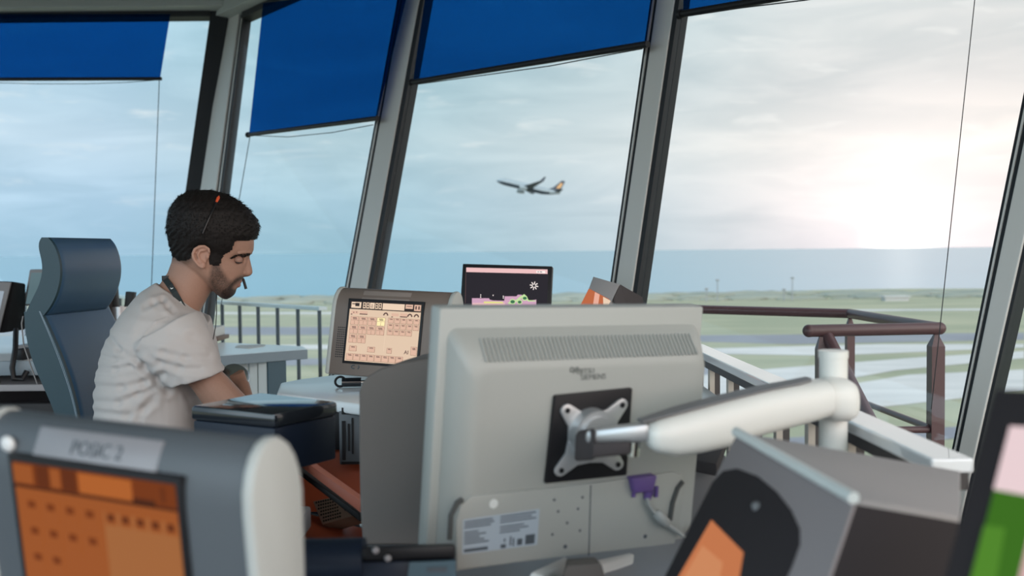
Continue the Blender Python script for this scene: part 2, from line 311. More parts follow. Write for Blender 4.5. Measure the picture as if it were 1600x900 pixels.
def mullion(nm, eL, eR, side, s0=.2, s1=.88):
    ln = line_r if side == 'r' else line_l; nr = NR if side == 'r' else NL
    l, r = ln(*eL), ln(*eR); a1 = lerp2(l, r, s0); a2 = lerp2(l, r, s1); q = MB()
    bar(q, a1, a2, nr, -.05, .014, 0, .003); bar(q, l, a1, nr, -.05, .006, 1); bar(q, a2, r, nr, -.05, .008, 1); bar(q, lerp2(l, a1, .35), lerp2(l, a1, .55), nr, .0, .010, 0)
    q.build(nm, ['aluminium', 'dark_aluminium'], smooth=None, kind='structure'); return l, r
M2 = mullion('trim_2', ((622, 0), (541, 444.5)), ((664, 0), (583.6, 444.5)), 'r', .25, .86)
M3 = mullion('trim_3', ((1018, 0), (955.7, 438.7)), ((1064, 0), (997.5, 457)), 'r', .27, .86)
M4 = mullion('trim_4', ((1599.8, 153), (1486.7, 714)), ((1660, 153), (1531, 714)), 'r', .3, .9)
l1a = line_l((328.8, 30), (290, 306)); l1b = line_l((355.7, 34), (317, 298)); r1a = line_r((355.7, 34), (317, 298)); r1b = line_r((383, 25), (347.5, 306))
q = MB(); bar(q, l1a, l1b, NL, -.05, .02, 1, .004); a2 = lerp2(r1a, r1b, .78); bar(q, r1a, a2, NR, -.05, .02, 0, .004); bar(q, a2, r1b, NR, -.05, .008, 1); bar(q, lerp2(a2, r1b, .4), lerp2(a2, r1b, .6), NR, .0, .012, 0)
q.build('trim_1', ['aluminium', 'dark_aluminium'], smooth=None, kind='structure')
# far left mullion, out of frame, ends the left pane
l0 = line_l((-420, 30), (-480, 306)); l0b = line_l((-390, 30), (-450, 306)); q = MB(); bar(q, l0, l0b, NL, -.05, .05, 0, .004); q.build('trim_5', 'aluminium', smooth=None, kind='structure')
def pane(nm, a_, b_, nr):
    q = MB(); bar(q, a_, b_, nr, -.012, -.004); q.build(nm, 'pane_glass', smooth=None, kind='structure')
pane('window_1', l0b, l1a, NL); pane('window_2', r1b, M2[0], NR); pane('window_3', M2[1], M3[0], NR); pane('window_4', M3[1], M4[0], NR)
far = line_r((2100, 153), (1960, 714)); pane('window_5', M4[1], far, NR)
# sill, knee walls, header
def belt(nm, a_, b_, nr, z0, z1, d0, d1, m, ez=None):
    u = (b_[1]-b_[0]); ua = (a_[1]-a_[0])
    pa = [on_z(a_[0], a_[1], z) for z in (z0, z1)]; pb = [on_z(b_[0], b_[1], z) for z in (z0, z1)]
    q = MB(); q.hull8([pa[0]-nr*d0, pb[0]-nr*d0, pb[0]-nr*d1, pa[0]-nr*d1, pa[1]-nr*d0, pb[1]-nr*d0, pb[1]-nr*d1, pa[1]-nr*d1], 0, .004); q.build(nm, m, smooth=None, kind='structure')
belt('wall_left', l0, l1b, NL, -.3, ZS, -.06, .06, 'paint_grey'); belt('wall_right', r1a, far, NR, -.3, ZS, -.06, .06, 'paint_grey')
zl = PLf(150, 30).z; zl2 = PLf(150, 21).z; zr = PR(430, 9.5).z
belt('trim_6', l0, l1a, NL, zl, zl2, -.05, .03, 'rubber'); belt('trim_7', l0, l1b, NL, zl2, zl2+.5, -.06, .10, 'paint_grey')
belt('trim_8', r1b, far, NR, zr, zr+.05, -.05, .03, 'rubber'); belt('trim_9', r1a, far, NR, zr+.05, zr+.5, -.06, .10, 'paint_grey')
q = MB(); cz = zl2+.16
pts = [l0[0].lerp(l0[0], 0)]; lt = lambda l: on_z(l[0], l[1], cz)
q.prism([(-5.5, -2.0, cz), (2.6, -2.0, cz), (lt(far).x, lt(far).y, cz), (lt(r1a).x, lt(r1a).y, cz), (lt(l0).x, lt(l0).y, cz), (-6, lt(l0).y, cz)], (0, 0, .08)); q.build('ceiling', 'ceiling_paint', smooth=None, kind='structure')
q = MB(); lt = lambda l: on_z(l[0], l[1], -.3)
q.prism([(-5.5, -2.0, -.0), (2.2, -2.0, 0), (lt(far).x, lt(far).y, 0), (lt(r1a).x, lt(r1a).y, 0), (lt(l0).x, lt(l0).y, 0), (-6, lt(l0).y, 0)], (0, 0, -.08)); q.build('floor', 'carpet', smooth=None, kind='structure')
# ------------------------------------------------------------------ roller blinds
def blind(label, PF, nr, c, wires, pull):
    TL, TR, BR, BL = [PF(p[0], p[1], -.07) for p in c]
    t = thing('roller_blind', label, 'blind', (BL+BR)/2, 'blue roller blinds')
    q = MB(); q.hull8([BL, BR, BR+nr*.002, BL+nr*.002, TL, TR, TR+nr*.002, TL+nr*.002]); q.build('fabric', 'blind_film', t, smooth=None)
    u = (BR-BL).normalized(); q = MB(); q.tube([BL-u*.012, BR+u*.012], .013, 10); q.tube([BL-u*.02, BL-u*.004], .018, 10); q.build('bottom_bar', 'black_plastic', t)
    for w_ in wires:
        q = MB(); q.tube([PF(p[0], p[1], -.07) for p in w_], .00042*PF(w_[0][0], w_[0][1]).y, 6); q.build('guide_wire', 'dark_aluminium', t)
    q = MB(); q.tube([PF(p[0], p[1], -.075) for p in pull], .0022, 6); q.build('pull_cord', 'dark_aluminium', t)
blind('blue roller blind over the far left window', PLf, NL, [(-300, 22), (266, 22), (250, 123), (-330, 125)], [[(249, 123), (237, 440), (233, 540)]], [(-60, 128), (60, 131), (130, 131), (195, 129), (246, 125)])
blind('blue roller blind reaching lowest, over the window beside the corner pillar', PR, NR, [(411, 5), (640, -25), (588, 185), (389, 210.5)], [[(391, 211), (374, 310), (345, 480)]], [(400, 212), (450, 214), (520, 207), (583, 195)])
blind('blue roller blind over the window with the climbing airliner', PR, NR, [(670, -45), (1035, -110), (1008.5, 69.5), (645, 128.5)], [[(644, 129), (560, 600)]], [(650, 132), (760, 117), (860, 103), (960, 84), (1004, 76)])
blind('blue roller blind mostly rolled up, over the window facing the sun', PR, NR, [(1073, -120), (1560, -210), (1550, -60), (1067, 21.5)], [[(1066, 22), (1004, 455), (985, 600)], [(1530, -55), (1523, 0), (1470, 500), (1455, 640)]], [(1075, 25), (1160, 12), (1260, 0), (1400, -25)])
# ------------------------------------------------------------------ balcony outside
q = MB(); lt0 = on_z(*r1a, -.1); lt1 = on_z(*far, -.1); o = nh*1.9
q.prism([(lt0.x, lt0.y, -.18), (lt1.x, lt1.y, -.18), (lt1.x+o.x, lt1.y+o.y, -.18), (lt0.x+o.x-1.2, lt0.y+o.y+.6, -.18)], (0, 0, -.1)); q.build('balcony_deck', 'deck', smooth=None, kind='structure')
zt = .925
def T(px, py): return PZ(px, py, zt)
t = thing('tube_handrail', 'dark red-brown tube handrail with a stair opening outside the right window', 'railing', Vector((T(1328, 490).x, T(1328, 490).y, -.18)))
K, TT, LL, R1 = T(1328, 490), T(1468, 513), T(1264, 517), T(1040, 482)
q = MB(); q.tube([R1, K], .020, 14); q.tube([K, TT], .020, 14); q.ball(K, .02); q.tube([TT, LL], .021, 14); q.ball(TT, .0215); q.ball(LL, .0215); q.build('top_rail', 'tube_paint', t)
dn = P(1395, 725, 2.95); L2 = T(1288, 516); q = MB(); q.tube([L2, dn, dn+(dn-L2)*.5], .020, 14); q.build('stair_rail', 'tube_paint', t)
for (p_, hw, foot) in ((K, .016, -.18), (TT-Vector((.012, 0, 0)), .022, -.18), (T(1283, 517), .016, -.18)):
    q = MB(); q.box((p_.x-hw, p_.y-hw, foot), (p_.x+hw, p_.y+hw, zt-.06)); q.loft([[(p_.x-hw, p_.y-hw, zt-.06), (p_.x+hw, p_.y-hw, zt-.06), (p_.x+hw, p_.y+hw, zt-.06), (p_.x-hw, p_.y+hw, zt-.06)], [(p_.x-.006, p_.y-.006, zt-.02), (p_.x+.006, p_.y-.006, zt-.02), (p_.x+.006, p_.y+.006, zt-.02), (p_.x-.006, p_.y+.006, zt-.02)]]); q.build('post', 'tube_paint', t, smooth=None)
q = MB(); q.tube([P(1355, 631, K.y-.1), P(1452, 668, TT.y)], .012, 10); q.tube([P(1380, 672, TT.y), P(1458, 671, TT.y)], .012, 10); q.build('lower_rail', 'tube_paint', t)
zt2 = .85
def T2(px, py): return PZ(px, py, zt2)
E1, E2, E0 = T2(505, 485), T2(318, 473.5), T2(-420, 452); E0 = E2+(E2-E1)*2.2
t = thing('balcony_railing', 'pale topped balcony railing with dark upright bars outside behind the low desk', 'railing', Vector((E1.x, E1.y, -.18)))
dv = (E1-E2).normalized(); pv = Vector((-dv.y, dv.x, 0)); q = MB()
q.hull8([E0-pv*.03, E1-pv*.03, E1+pv*.03, E0+pv*.03]+[v+Vector((0, 0, .022)) for v in (E0-pv*.03, E1-pv*.03, E1+pv*.03, E0+pv*.03)], 0, .003); q.build('top_rail', 'balcony_white', t, smooth=None)
sp = (T2(440.7, 481)-T2(412.7, 479)).length; p0 = T2(499, 485)
for i in range(22):
    p_ = p0-dv*sp*i; q = MB(); q.box((p_.x-.010, p_.y-.010, -.18), (p_.x+.010, p_.y+.010, zt2)); q.build('upright_bar', 'balcony_post', t, smooth=None)
# flat topped guard rail inside the cab, right
zi = .93; g0, g1 = PZ(1086, 548, zi), PZ(1494, 740, zi); dv = (g1-g0).normalized(); pv = Vector((dv.y, -dv.x, 0))
g0b = g0
t = thing('guard_rail', 'white flat-topped guard rail on dark balusters running under the right window', 'railing', Vector((g1.x, g1.y, 0)))
q = MB(); q.hull8([g0b-pv*.022, g1-pv*.022, g1+pv*.030, g0b+pv*.030]+[v+Vector((0, 0, .018)) for v in (g0b-pv*.022, g1-pv*.022, g1+pv*.030, g0b+pv*.030)], 0, .003); q.build('top_rail', 'rail_white', t, smooth=None)
q = MB(); q.hull8([v-Vector((0, 0, .02)) for v in (g0b-pv*.015, g1-pv*.015, g1+pv*.02, g0b+pv*.02)]+[g0b-pv*.015, g1-pv*.015, g1+pv*.02, g0b+pv*.02]); 
q.hull8([v-Vector((0, 0, .17)) for v in (g0b-pv*.006, g1-pv*.006, g1+pv*.006, g0b+pv*.006)]+[v-Vector((0, 0, .155)) for v in (g0b-pv*.006, g1-pv*.006, g1+pv*.006, g0b+pv*.006)]); q.build('under_rail', 'rail_dark', t, smooth=None)
n = 8
for i in range(n):
    p_ = g0b.lerp(g1, (i+.25)/n); q = MB(); q.hull8([p_+dv*x+pv*y+Vector((0, 0, z)) for z in (-.92, -.02) for x, y in ((-.010, -.010), (.010, -.010), (.010, .003), (-.010, .003))], 0); q.hull8([p_+dv*x+pv*y+Vector((0, 0, z)) for z in (-.92, -.02) for x, y in ((-.010, .0031), (.010, .0031), (.010, .015), (-.010, .015))], 1); q.build('baluster', ['rail_dark', 'baluster_pale'], t, smooth=None)
vs = S.view_settings; vs.view_transform = "Standard"; vs.look = "None"; vs.gamma = 1; vs.exposure = 0; vs.use_curve_mapping = False
S.display_settings.display_device = "sRGB"
# ------------------------------------------------------------------ touch panels (two of one make)
def dprof(zt_, zb_, dep, n=10, taper=.8):           # side outline in (y,z): flat front, rounded top, back
    pts = [(0, zb_)]; rise = .05
    for k in range(n+1):
        a_ = math.pi*(1-k/n); pts.append((dep/2+dep/2*math.cos(a_), zt_-rise+rise*math.sin(a_)))
    pts.append((dep*taper, zb_)); return pts
mat('plate_brown', (.22, .185, .165), .4)
def plate_pts(x0, x1, z0, z1, dep, th=.0016, rise=.05, top=.1025):
    def yy(z): s_ = (z-(top-rise))/rise; return dep/2*(1-math.sqrt(max(0, 1-s_*s_)))
    a_, b_ = Vector((0, yy(z0), z0)), Vector((0, yy(z1), z1)); n_ = Vector((0, -(z1-z0), b_.y-a_.y)).normalized(); e = Vector((1, 0, 0)); o0 = n_*.0022; o1 = -n_*.004
    return [a_+e*x0+o1, a_+e*x1+o1, a_+e*x1+o0, a_+e*x0+o0, b_+e*x0+o1, b_+e*x1+o1, b_+e*x1+o0, b_+e*x0+o0]
def touch_panel(name, label, fr, w_, h_, dep, hm, em, scr, ui, marks):
    t = thing(name, label, 'touch panel', fr)
    hw = w_/2; pr = dprof(h_/2, -h_/2, dep); q = MB(); x0, x1, z0, z1 = scr; hb = -h_/2
    # front is a frame around the screen opening; the body is the extruded outline
    q.prism([(-hw+.006, y, z) for y, z in pr], (w_-.012, 0, 0), 0, .002); q.build('housing', hm, t, False)
    for s in (-1, 1):
        q = MB(); pe = [(y*1.06-.002, z*1.015+.001) for y, z in pr]; q.prism([(s*hw-(.012 if s > 0 else 0), y, z) for y, z in pe], (.012, 0, 0), 0, .004); q.build('side_cheek', em, t, False)
    q = MB(); q.box((x0-.006, -.003, z0-.006), (x1+.006, .004, z1+.006), 0, .001); q.build('screen_surround', 'black_plastic', t, False)
    q = MB(); ms_ = ui(q, x0, x1, z0, z1); q.build('screen', ms_, t, False, smooth=None)
    marks(t, pr); return t
screen_mat('ui_base', (.74, .55, .40)); screen_mat('ui_key', (.72, .46, .34)); screen_mat('ui_line', (.30, .16, .11)); screen_mat('ui_bar', (.03, .02, .018)); screen_mat('ui_hot', (1.0, .85, .45)); screen_mat('ui_pale', (.82, .62, .46)); screen_mat('ui_text', (.10, .055, .05))
def ui_mid(q, x0, x1, z0, z1):
    W_, H_ = x1-x0, z1-z0; y = -.0035
    def r(a_, b_, c, d, mi, k=1): q.box((x0+a_*W_, y-.0002*k, z1-d*H_), (x0+c*W_, y+.0004, z1-b_*H_), mi)
    r(0, 0, 1, 1, 0, 0); r(0, 0, 1, .135, 3)
    r(.02, .015, .16, .115, 5, 2); r(.075, .03, .135, .085, 3, 3); r(.03, .04, .075, .055, 3, 3)
    for x in (.185, .235, .36, .41): r(x, .015, x+.042, .115, 0, 2); r(x+.01, .03, x+.032, .055, 3, 3); r(x+.01, .07, x+.032, .095, 3, 3)
    r(.285, .015, .35, .115, 5, 2); r(.30, .05, .33, .06, 6, 3); r(.295, .08, .335, .09, 6, 3)
    r(.465, .015, .77, .12, 5, 2); r(.785, .015, .885, .085, 1, 2); r(.80, .04, .87, .05, 6, 3); r(.905, .015, .995, .115, 1, 2); r(.92, .035, .94, .09, 6, 3); r(.96, .035, .98, .09, 6, 3)
    for x in (.52, .855, .945):                     # gauges
        q.tube([Vector((x0+(x+.028*math.cos(a_))*W_, y-.0004, z1-(.215-.04*math.sin(a_))*H_)) for a_ in [math.pi*k/8 for k in range(9)]], .0016, 6, 6)
    r(.03, .165, .13, .215, 1, 2); r(.15, .16, .26, .205, 1, 2); r(.15, .205, .26, .22, 6, 3); r(.06, .18, .07, .2, 6, 3); r(.10, .175, .11, .195, 6, 3); r(.60, .17, .70, .22, 1, 2); r(.72, .165, .82, .215, 1, 2); r(.72, .215, .82, .23, 6, 3); r(.025, .215, .045, .23, 6, 3); r(.60, .225, .62, .24, 6, 3)
    def key(x, z, kw, kh, hot=False, t2=True):
        r(x, z, x+kw, z+kh, 2, 2); r(x+.004, z+.004, x+kw-.004, z+kh-.005, 4 if hot else 1, 3)
        r(x+kw*.25, z+kh*.14, x+kw*.75, z+kh*.22, 6, 4); r(x+kw*.3, z+kh*.28, x+kw*.8, z+kh*.35, 6, 4)
        if t2: r(x+kw*.49, z+kh*.5, x+kw*.52, z+kh*.95, 2, 4); r(x+.004, z+kh*.45, x+kw-.004, z+kh*.48, 2, 4)
    for j, cnt in ((0, 4), (1, 4), (2, 2)):
        for i in range(cnt): key(.03+i*.125, .255+j*.15, .115, .14, i == 3 and j == 0)
    for j, cnt in ((0, 5), (1, 5), (2, 4)):
        for i in range(cnt): key(.56+i*.088, .25+j*.098, .08, .088, False, False)
    r(.535, .56, .54, .80, 5, 1)
    for x in (.05, .31, .58): key(x, .745, .105 if x < .5 else .07, .09, False, False)
    for i in range(8): key(.02+i*.1, .875, .095, .11, False, False)
    key(.91, .70, .085, .14, False, False)
    text(q, 'AI', .0125, Matrix.Translation((x0+.855*W_, y-.0009, z1-.80*H_)) @ FACE, 6)
    return ['ui_base', 'ui_key', 'ui_line', 'ui_bar', 'ui_hot', 'ui_pale', 'ui_text']
def marks_mid(t, pr):
    q = MB(); q.hull8(plate_pts(-.078, .045, .064, .094, .07), 0, .0008); q.build('name_plate', 'plate_brown', t, False)
    q = MB(); 
    for i in range(7):
        for j in range(14): q.cyl((-.128+i*.0048, -.001, -.062+j*.0052), (-.128+i*.0048, .002, -.062+j*.0052), .0014, 6)
    q.build('speaker_grille', 'black_plastic', t, False)
    q = MB(); q.tube([(-.079+.005*math.cos(a_), -.0008, -.083+.004*math.sin(a_)) for a_ in [math.pi*(.3+1.4*k/8) for k in range(9)]], .0012, 6); q.tube([(-.066, -.0008, -.079), (-.064, -.0008, -.083), (-.067, -.0008, -.087)], .0012, 6); q.build('emblem', 'ink', t, False)
    q = MB(); q.box((-.05, .03, -.135), (.06, .075, -.09), 0, .006); q.box((-.06, .02, -.128), (.07, .09, -.118), 0, .004); q.build('stand', 'dark_grey', t, False)
FB = frame((-.283, 2.2544, 1.018), (-9.94, 2.01, -20.9))
touch_panel('touch_panel', 'grey-brown touch panel with a pale button grid lit up, on the white worktop', FB, .305, .205, .07, 'brown_grey', 'light_plastic_edge', (-.102, .080, -.070, .068), ui_mid, marks_mid)
for i, c in enumerate([(.55, .15, .035), (.72, .20, .042), (.30, .065, .013), (.20, .045, .012), (.11, .030, .012), (.60, .22, .07)]): screen_mat('amber_%d' % i, c, .55)
def ui_near(q, x0, x1, z0, z1):
    W_, H_ = x1-x0, z1-z0; y = -.0035
    def r(a_, b_, c, d, mi, k=1): q.box((x0+a_*W_, y-.0002*k, z1-d*H_), (x0+c*W_, y+.0004, z1-b_*H_), mi)
    r(0, 0, 1, 1, 0, 0); r(0, 0, 1, .135, 2); r(0, .01, .13, .115, 0, 2); r(.155, 0, .235, .12, 3, 2); r(.245, .01, .31, .115, 0, 2); r(.32, 0, .41, .12, 3, 2); r(.425, .01, .75, .12, 1, 2); r(.76, .01, 1, .115, 2, 2); r(.92, .02, .94, .1, 3, 3); r(0, .125, 1, .14, 4, 3); r(.75, .10, .88, .135, 4, 3)
    r(.56, .2, 1, 1, 5, 1)
    for j, cnt in ((0, 4), (1, 4), (2, 2)):
        for i in range(cnt): r(.05+i*.125, .20+j*.15, .15+i*.125, .32+j*.15, 0, 2); r(.075+i*.125, .21+j*.15, .125+i*.125, .25+j*.15, 2, 3)
    for i in range(5): r(.57+i*.088, .20, .64+i*.088, .27, 0, 2); r(.585+i*.088, .21, .625+i*.088, .25, 3, 3)
    for i in range(8): r(.02+i*.1, .875, .115+i*.1, .985, 0, 2)
    return ['amber_%d' % i for i in range(6)]
screen_mat('lens_glow', (.9, .92, .95), .8)
def marks_near(t, pr):
    q = MB(); q.hull8(plate_pts(-.083, .055, .072, .0965, .058), 0, .0008); pl = q.build('name_plate', 'plate_grey', t, False)
    q = MB(); text(q, 'POSIC 2', .0165, Matrix.Translation((-.012, .0062, .0848)) @ rx(R_(-30)).to_4x4() @ FACE); q.build('plate_text', 'ink', pl, False)
    q = MB(); q.ball((-.113, .003, .082), (.008, .004, .007)); q.build('bright_knob', 'knob_white', t, False)  # white knob; its bright reflection spot is put into the colour
    q = MB(); q.hull8([(.11, .02, -.205), (.16, .02, -.205), (.16, .10, -.205), (.11, .10, -.205), (.1, .03, -.06), (.155, .03, -.06), (.155, .06, -.06), (.1, .06, -.06)], 0, .006); q.hull8([(.146, .03, -.16), (.22, .03, -.16), (.22, .07, -.16), (.146, .07, -.16), (.146, .03, -.05), (.156, .03, -.05), (.156, .07, -.05), (.146, .07, -.05)], 0, .006); q.build('stand', 'light_plastic', t, False)
FC = frame((-.3273, .8013, .9562), (6.9, 1.06, -25.6))
touch_panel('touch_panel', 'large slate grey touch panel with an orange screen and pale side, nearest at left', FC, .305, .205, .058, 'steel_grey', 'cheek_white', (-.1015, .0795, -.085, .07), ui_near, marks_near)
# ------------------------------------------------------------------ big monitor seen from behind
FM = frame((.0794, 1.3325, .9536), (5.97, 1.67, 28.0)); t = thing('monitor', 'large pale grey monitor seen from behind on a white swing arm', 'monitor', FM)
def lp(px, py, y=0.): x, z = local(FM, px, py, y); return (x, z)
w_, h_ = .41, .345
q = MB(); q.box((-w_/2, 0, -h_/2), (w_/2, .030, h_/2), 0, .004); fr_ = q.build('bezel', 'light_plastic_edge', t, False)
q = MB(); q.box((-w_/2+.018, .0295, -h_/2+.02), (w_/2-.018, .0315, h_/2-.02)); q.build('screen', 'gloss_black', t, False)
yb = -.038
tl, tr, br, bl = lp(706, 548, yb), lp(1090, 520, yb), lp(1062, 745, yb), lp(702, 790, yb)
zt_ = h_/2-.058; zb_ = -h_/2+.10; xl, xr = -.186, .192
def rr(x0, x1, z0, z1, r, y, n=5):
    o = []
    for cx, cz, a0 in ((x1-r, z1-r, 0), (x0+r, z1-r, 90), (x0+r, z0+r, 180), (x1-r, z0+r, 270)):
        for k in range(n+1): a_ = R_(a0+90*k/n); o.append((cx+r*math.cos(a_), y, cz+r*math.sin(a_)))
    return o
q = MB(); q.loft([rr(-.193, .196, -.165, h_/2-.024, .012, .002), rr(-.190, .194, -.160, h_/2-.034, .014, -.012), rr(-.176, .186, -.150, h_/2-.062, .02, -.036), rr(-.160, .176, -.14, h_/2-.075, .02, yb)]); q.build('back_shell', 'light_plastic', t, False, smooth=50)
q = MB(); nr_ = 54
for i in range(nr_):
    x = -.155+.325*i/(nr_-1); a_ = Vector((x, -.0145, h_/2-.036)); b_ = Vector((x+.0, -.0365, h_/2-.0615)); q.tube([a_+Vector((0, -.0012, 0)), b_+Vector((0, -.0012, 0))], .0014, 6, 0)
q.hull8([(-.16, -.012, h_/2-.035), (.174, -.012, h_/2-.035), (.174, -.008, h_/2-.035), (-.16, -.008, h_/2-.035), (-.16, -.0345, h_/2-.0605), (.174, -.0345, h_/2-.0605), (.174, -.03, h_/2-.0605), (-.16, -.03, h_/2-.0605)], 1); q.build('vent_grille', ['light_plastic', 'vent_dark'], t, False)
# logo writing
q = MB(); x, z = lp(912, 580, yb); text(q, 'FUJITSU', .0095, Matrix.Translation((x, yb-.0004, z)) @ FACE); x, z = lp(927, 589, yb); text(q, 'SIEMENS', .0105, Matrix.Translation((x, yb-.0004, z)) @ FACE); q.tube([Vector((x-.030+.006*math.cos(a_)*(1), yb-.0004, z+.011+.003*math.sin(2*a_))) for a_ in [2*math.pi*k/20 for k in range(21)]], .0008, 5); q.build('logo', 'logo_ink', t, False)
# connector cover
q = MB(); y0 = yb-.004; cp = [lp(*p, y0) for p in ((714, 891), (713, 815), (720, 790), (737, 775), (858, 763), (985, 748), (1052, 737), (1066, 741), (1070, 756), (1056, 850))]
q.prism([(x, y0, z) for x, z in cp], (0, .035, 0), 0, .003); q.build('connector_cover', 'light_plastic', t, False)
q = MB(); a_, b_ = lp(923, 758, y0), lp(920, 868, y0); q.tube([(a_[0], y0, a_[1]), (b_[0], y0, b_[1])], .0009, 6)
for px, py in ((866, 781), (910, 777), (872, 799), (903, 795), (886, 817), (863, 835), (906, 829), (883, 854)):
    x, z = lp(px, py, y0); r = .0028 if py in (854,) else .0018; q.cyl((x, y0-.0006, z), (x, y0+.002, z), r, 10)
q.build('cover_markings', 'ink', t, False); q = MB(); x, z = lp(1008, 838, y0); q.cyl((x, y0-.0006, z), (x, y0+.002, z), .003, 10); q.build('screw_hole', 'ink', t, False)
q = MB(); x, z = lp(771, 787, y0); q.cyl((x, y0-.001, z), (x, y0+.002, z), .006, 16); q.build('seal_dot', 'white_plastic', t, False)
c4 = [lp(*p, y0) for p in ((723, 812), (843, 795), (839, 851), (722, 866))]; q = MB(); q.prism([(x, y0-.0005, z) for x, z in c4], (0, .001, 0)); lab = q.build('rating_label', 'label_blue', t, False, label='printed rating label')
q = MB()
def lq(u0, v0, u1, v1):
    def pt(u, v): a_ = Vector((c4[0][0], 0, c4[0][1])).lerp(Vector((c4[1][0], 0, c4[1][1])), u); b_ = Vector((c4[3][0], 0, c4[3][1])).lerp(Vector((c4[2][0], 0, c4[2][1])), u); r = a_.lerp(b_, v); return (r.x, y0-.0007, r.z)
    q.prism([pt(u0, v0), pt(u1, v0), pt(u1, v1), pt(u0, v1)], (0, .0003, 0))
for v, u1 in ((.06, .38), (.14, .40), (.22, .36), (.36, .2), (.44, .3), (.52, .22), (.6, .28), (.68, .34)): lq(.02, v, u1, v+.04)
lq(.02, .86, .33, .95)
for v, u1 in ((.05, .95), (.13, .9), (.21, .96), (.34, .8), (.42, .86), (.5, .75)): lq(.48, v, u1, v+.035)
lq(.5, .86, .57, .97); lq(.72, .76, .79, .94); lq(.83, .68, .96, .95); lq(.54, .7, .56, .8); lq(.62, .66, .64, .92); lq(.66, .72, .68, .95); q.build('label_print', 'ink', lab, False)
for pa in (((702, 842), (704, 805), (714, 785), (722, 780)), ((1046, 812), (1050, 785), (1058, 762), (1066, 752))):
    q = MB(); q.tube([(lambda s_: (s_[0], y0-.001, s_[1]))(lp(*p, y0)) for p in pa], .0035, 8); q.build('side_vent', 'vent_dark', t, False)
# vesa plate
c4v = [lp(*p, yb) for p in ((864, 617), (985, 605), (976, 741), (849, 754))]; q = MB(); q.prism([(x, yb-.006, z) for x, z in c4v], (0, .008, 0), 0, .002); q.build('mount_pad', 'black_plastic', t, False)
def vp(u, v, y): a_ = Vector((c4v[0][0], 0, c4v[0][1])).lerp(Vector((c4v[1][0], 0, c4v[1][1])), u); b_ = Vector((c4v[3][0], 0, c4v[3][1])).lerp(Vector((c4v[2][0], 0, c4v[2][1])), u); r = a_.lerp(b_, v); return Vector((r.x, y, r.z))
# the swing arm is a thing of its own
# ------------------------------------------------------------------ monitor arm
arm_base = P(1303, 720, 1.38); t2 = thing('monitor_mount', 'white swinging monitor mount on a round post, holding the monitor seen from behind', 'monitor mount', Vector((arm_base.x, arm_base.y, .74)))
W = lambda v: FM @ v
q = MB(); o = []
corners = [(.15, .17), (.85, .17), (.85, .85), (.15, .85)]; yv = yb-.010
for i, (u, v) in enumerate(corners):
    un, vn = corners[(i+1) % 4]; cx, cv = u-.5, v-.5
    a0 = math.atan2(cv, cx)
    for k in range(-3, 4): a_ = a0+k*.45; o.append((u+.075*math.cos(a_), v+.07*math.sin(a_)))
    for k in (.25, .5, .75): mu, mv = u+(un-u)*k, v+(vn-v)*k; pull = .055*math.sin(math.pi*k); o.append((mu+(.5-mu)*pull/.35, mv+(.51-mv)*pull/.35))
q.prism([W(vp(u, v, yv)) for u, v in o], FM.to_3x3() @ Vector((0, .004, 0)), 0, .001); br_ = q.build('mount_bracket', 'silver', t2)
for (u, v) in corners:
    q = MB(); q.cyl(W(vp(u, v, yv-.0015)), W(vp(u, v, yv+.003)), .0035, 14); q.build('screw', 'black_plastic', br_)
c0 = vp(.47, .45, 0)
q = MB(); q.cyl(W(Vector((c0.x, yv-.016, c0.z))), W(Vector((c0.x, yv+.003, c0.z))), .033, 32); q.cyl(W(Vector((c0.x, yv-.022, c0.z))), W(Vector((c0.x, yv-.01, c0.z))), .026, 32); q.build('swivel_hub', 'silver', t2)
YA1 = 1.185
e0 = P(918, 690, YA1); q = MB()
q.hull8([P(897, 722, YA1+.03), P(930, 719, YA1-.01), P(935, 715, YA1+.05), P(900, 718, YA1+.06), P(899, 676, YA1+.03), P(930, 668, YA1-.01), P(935, 668, YA1+.05), P(902, 672, YA1+.06)], 0, .005)
q.hull8([P(924, 716, YA1-.012), P(985, 710, YA1-.012), P(985, 708, YA1+.03), P(930, 712, YA1+.03), P(926, 692, YA1-.012), P(985, 690, YA1-.012), P(985, 690, YA1+.03), P(930, 692, YA1+.03)], 0, .003); q.build('tilt_block', 'dark_grey', t2)
q = MB(); q.cyl(P(988, 712, YA1+.005), P(990, 690, YA1+.005), .0085, 20); q.build('pivot_cap', 'chrome', t2)
q = MB(); q.hull8([P(915, 694, YA1), P(1015, 690, YA1-.012), P(1015, 690, YA1+.03), P(915, 692, YA1+.04), P(915, 673, YA1), P(1015, 661, YA1-.012), P(1015, 658, YA1+.03), P(915, 668, YA1+.04)], 0, .006); q.build('knuckle', 'silver', t2)
def arm_ring(px, yt, yb_, Y, lat, n=24):
    a_, b_ = P(px, yt, Y), P(px, yb_, Y); c = (a_+b_)/2; hh = (a_-b_).length/2; lv = Vector((-.2, .98, 0)); o = []
    for k in range(n):
        an = 2*math.pi*k/n; cs, sn = math.cos(an), math.sin(an); e = 2/2.6
        o.append(c+lv*lat*math.copysign(abs(cs)**e, cs)+(a_-b_).normalized()*hh*math.copysign(abs(sn)**e, sn))
    return o
st = [(1010, 668, 690, .012), (1014, 660, 700, .02), (1024, 654, 706, .026), (1050, 645, 711.5, .030), (1090, 634, 706, .032), (1130, 623, 697, .032), (1180, 610, 680, .032), (1230, 600, 667, .032), (1270, 594, 656, .032), (1286, 592, 650, .032)]
q = MB(); q.loft([arm_ring(px, a_, b_, YA1+(px-1010)/300*.19, l) for px, a_, b_, l in st]); q.build('arm_link', 'arm_white', t2, smooth=60)
st = [(1287, 591, 652, .030), (1300, 589, 657, .032), (1318, 590, 658, .030), (1328, 596, 652, .026), (1333, 608, 642, .016)]
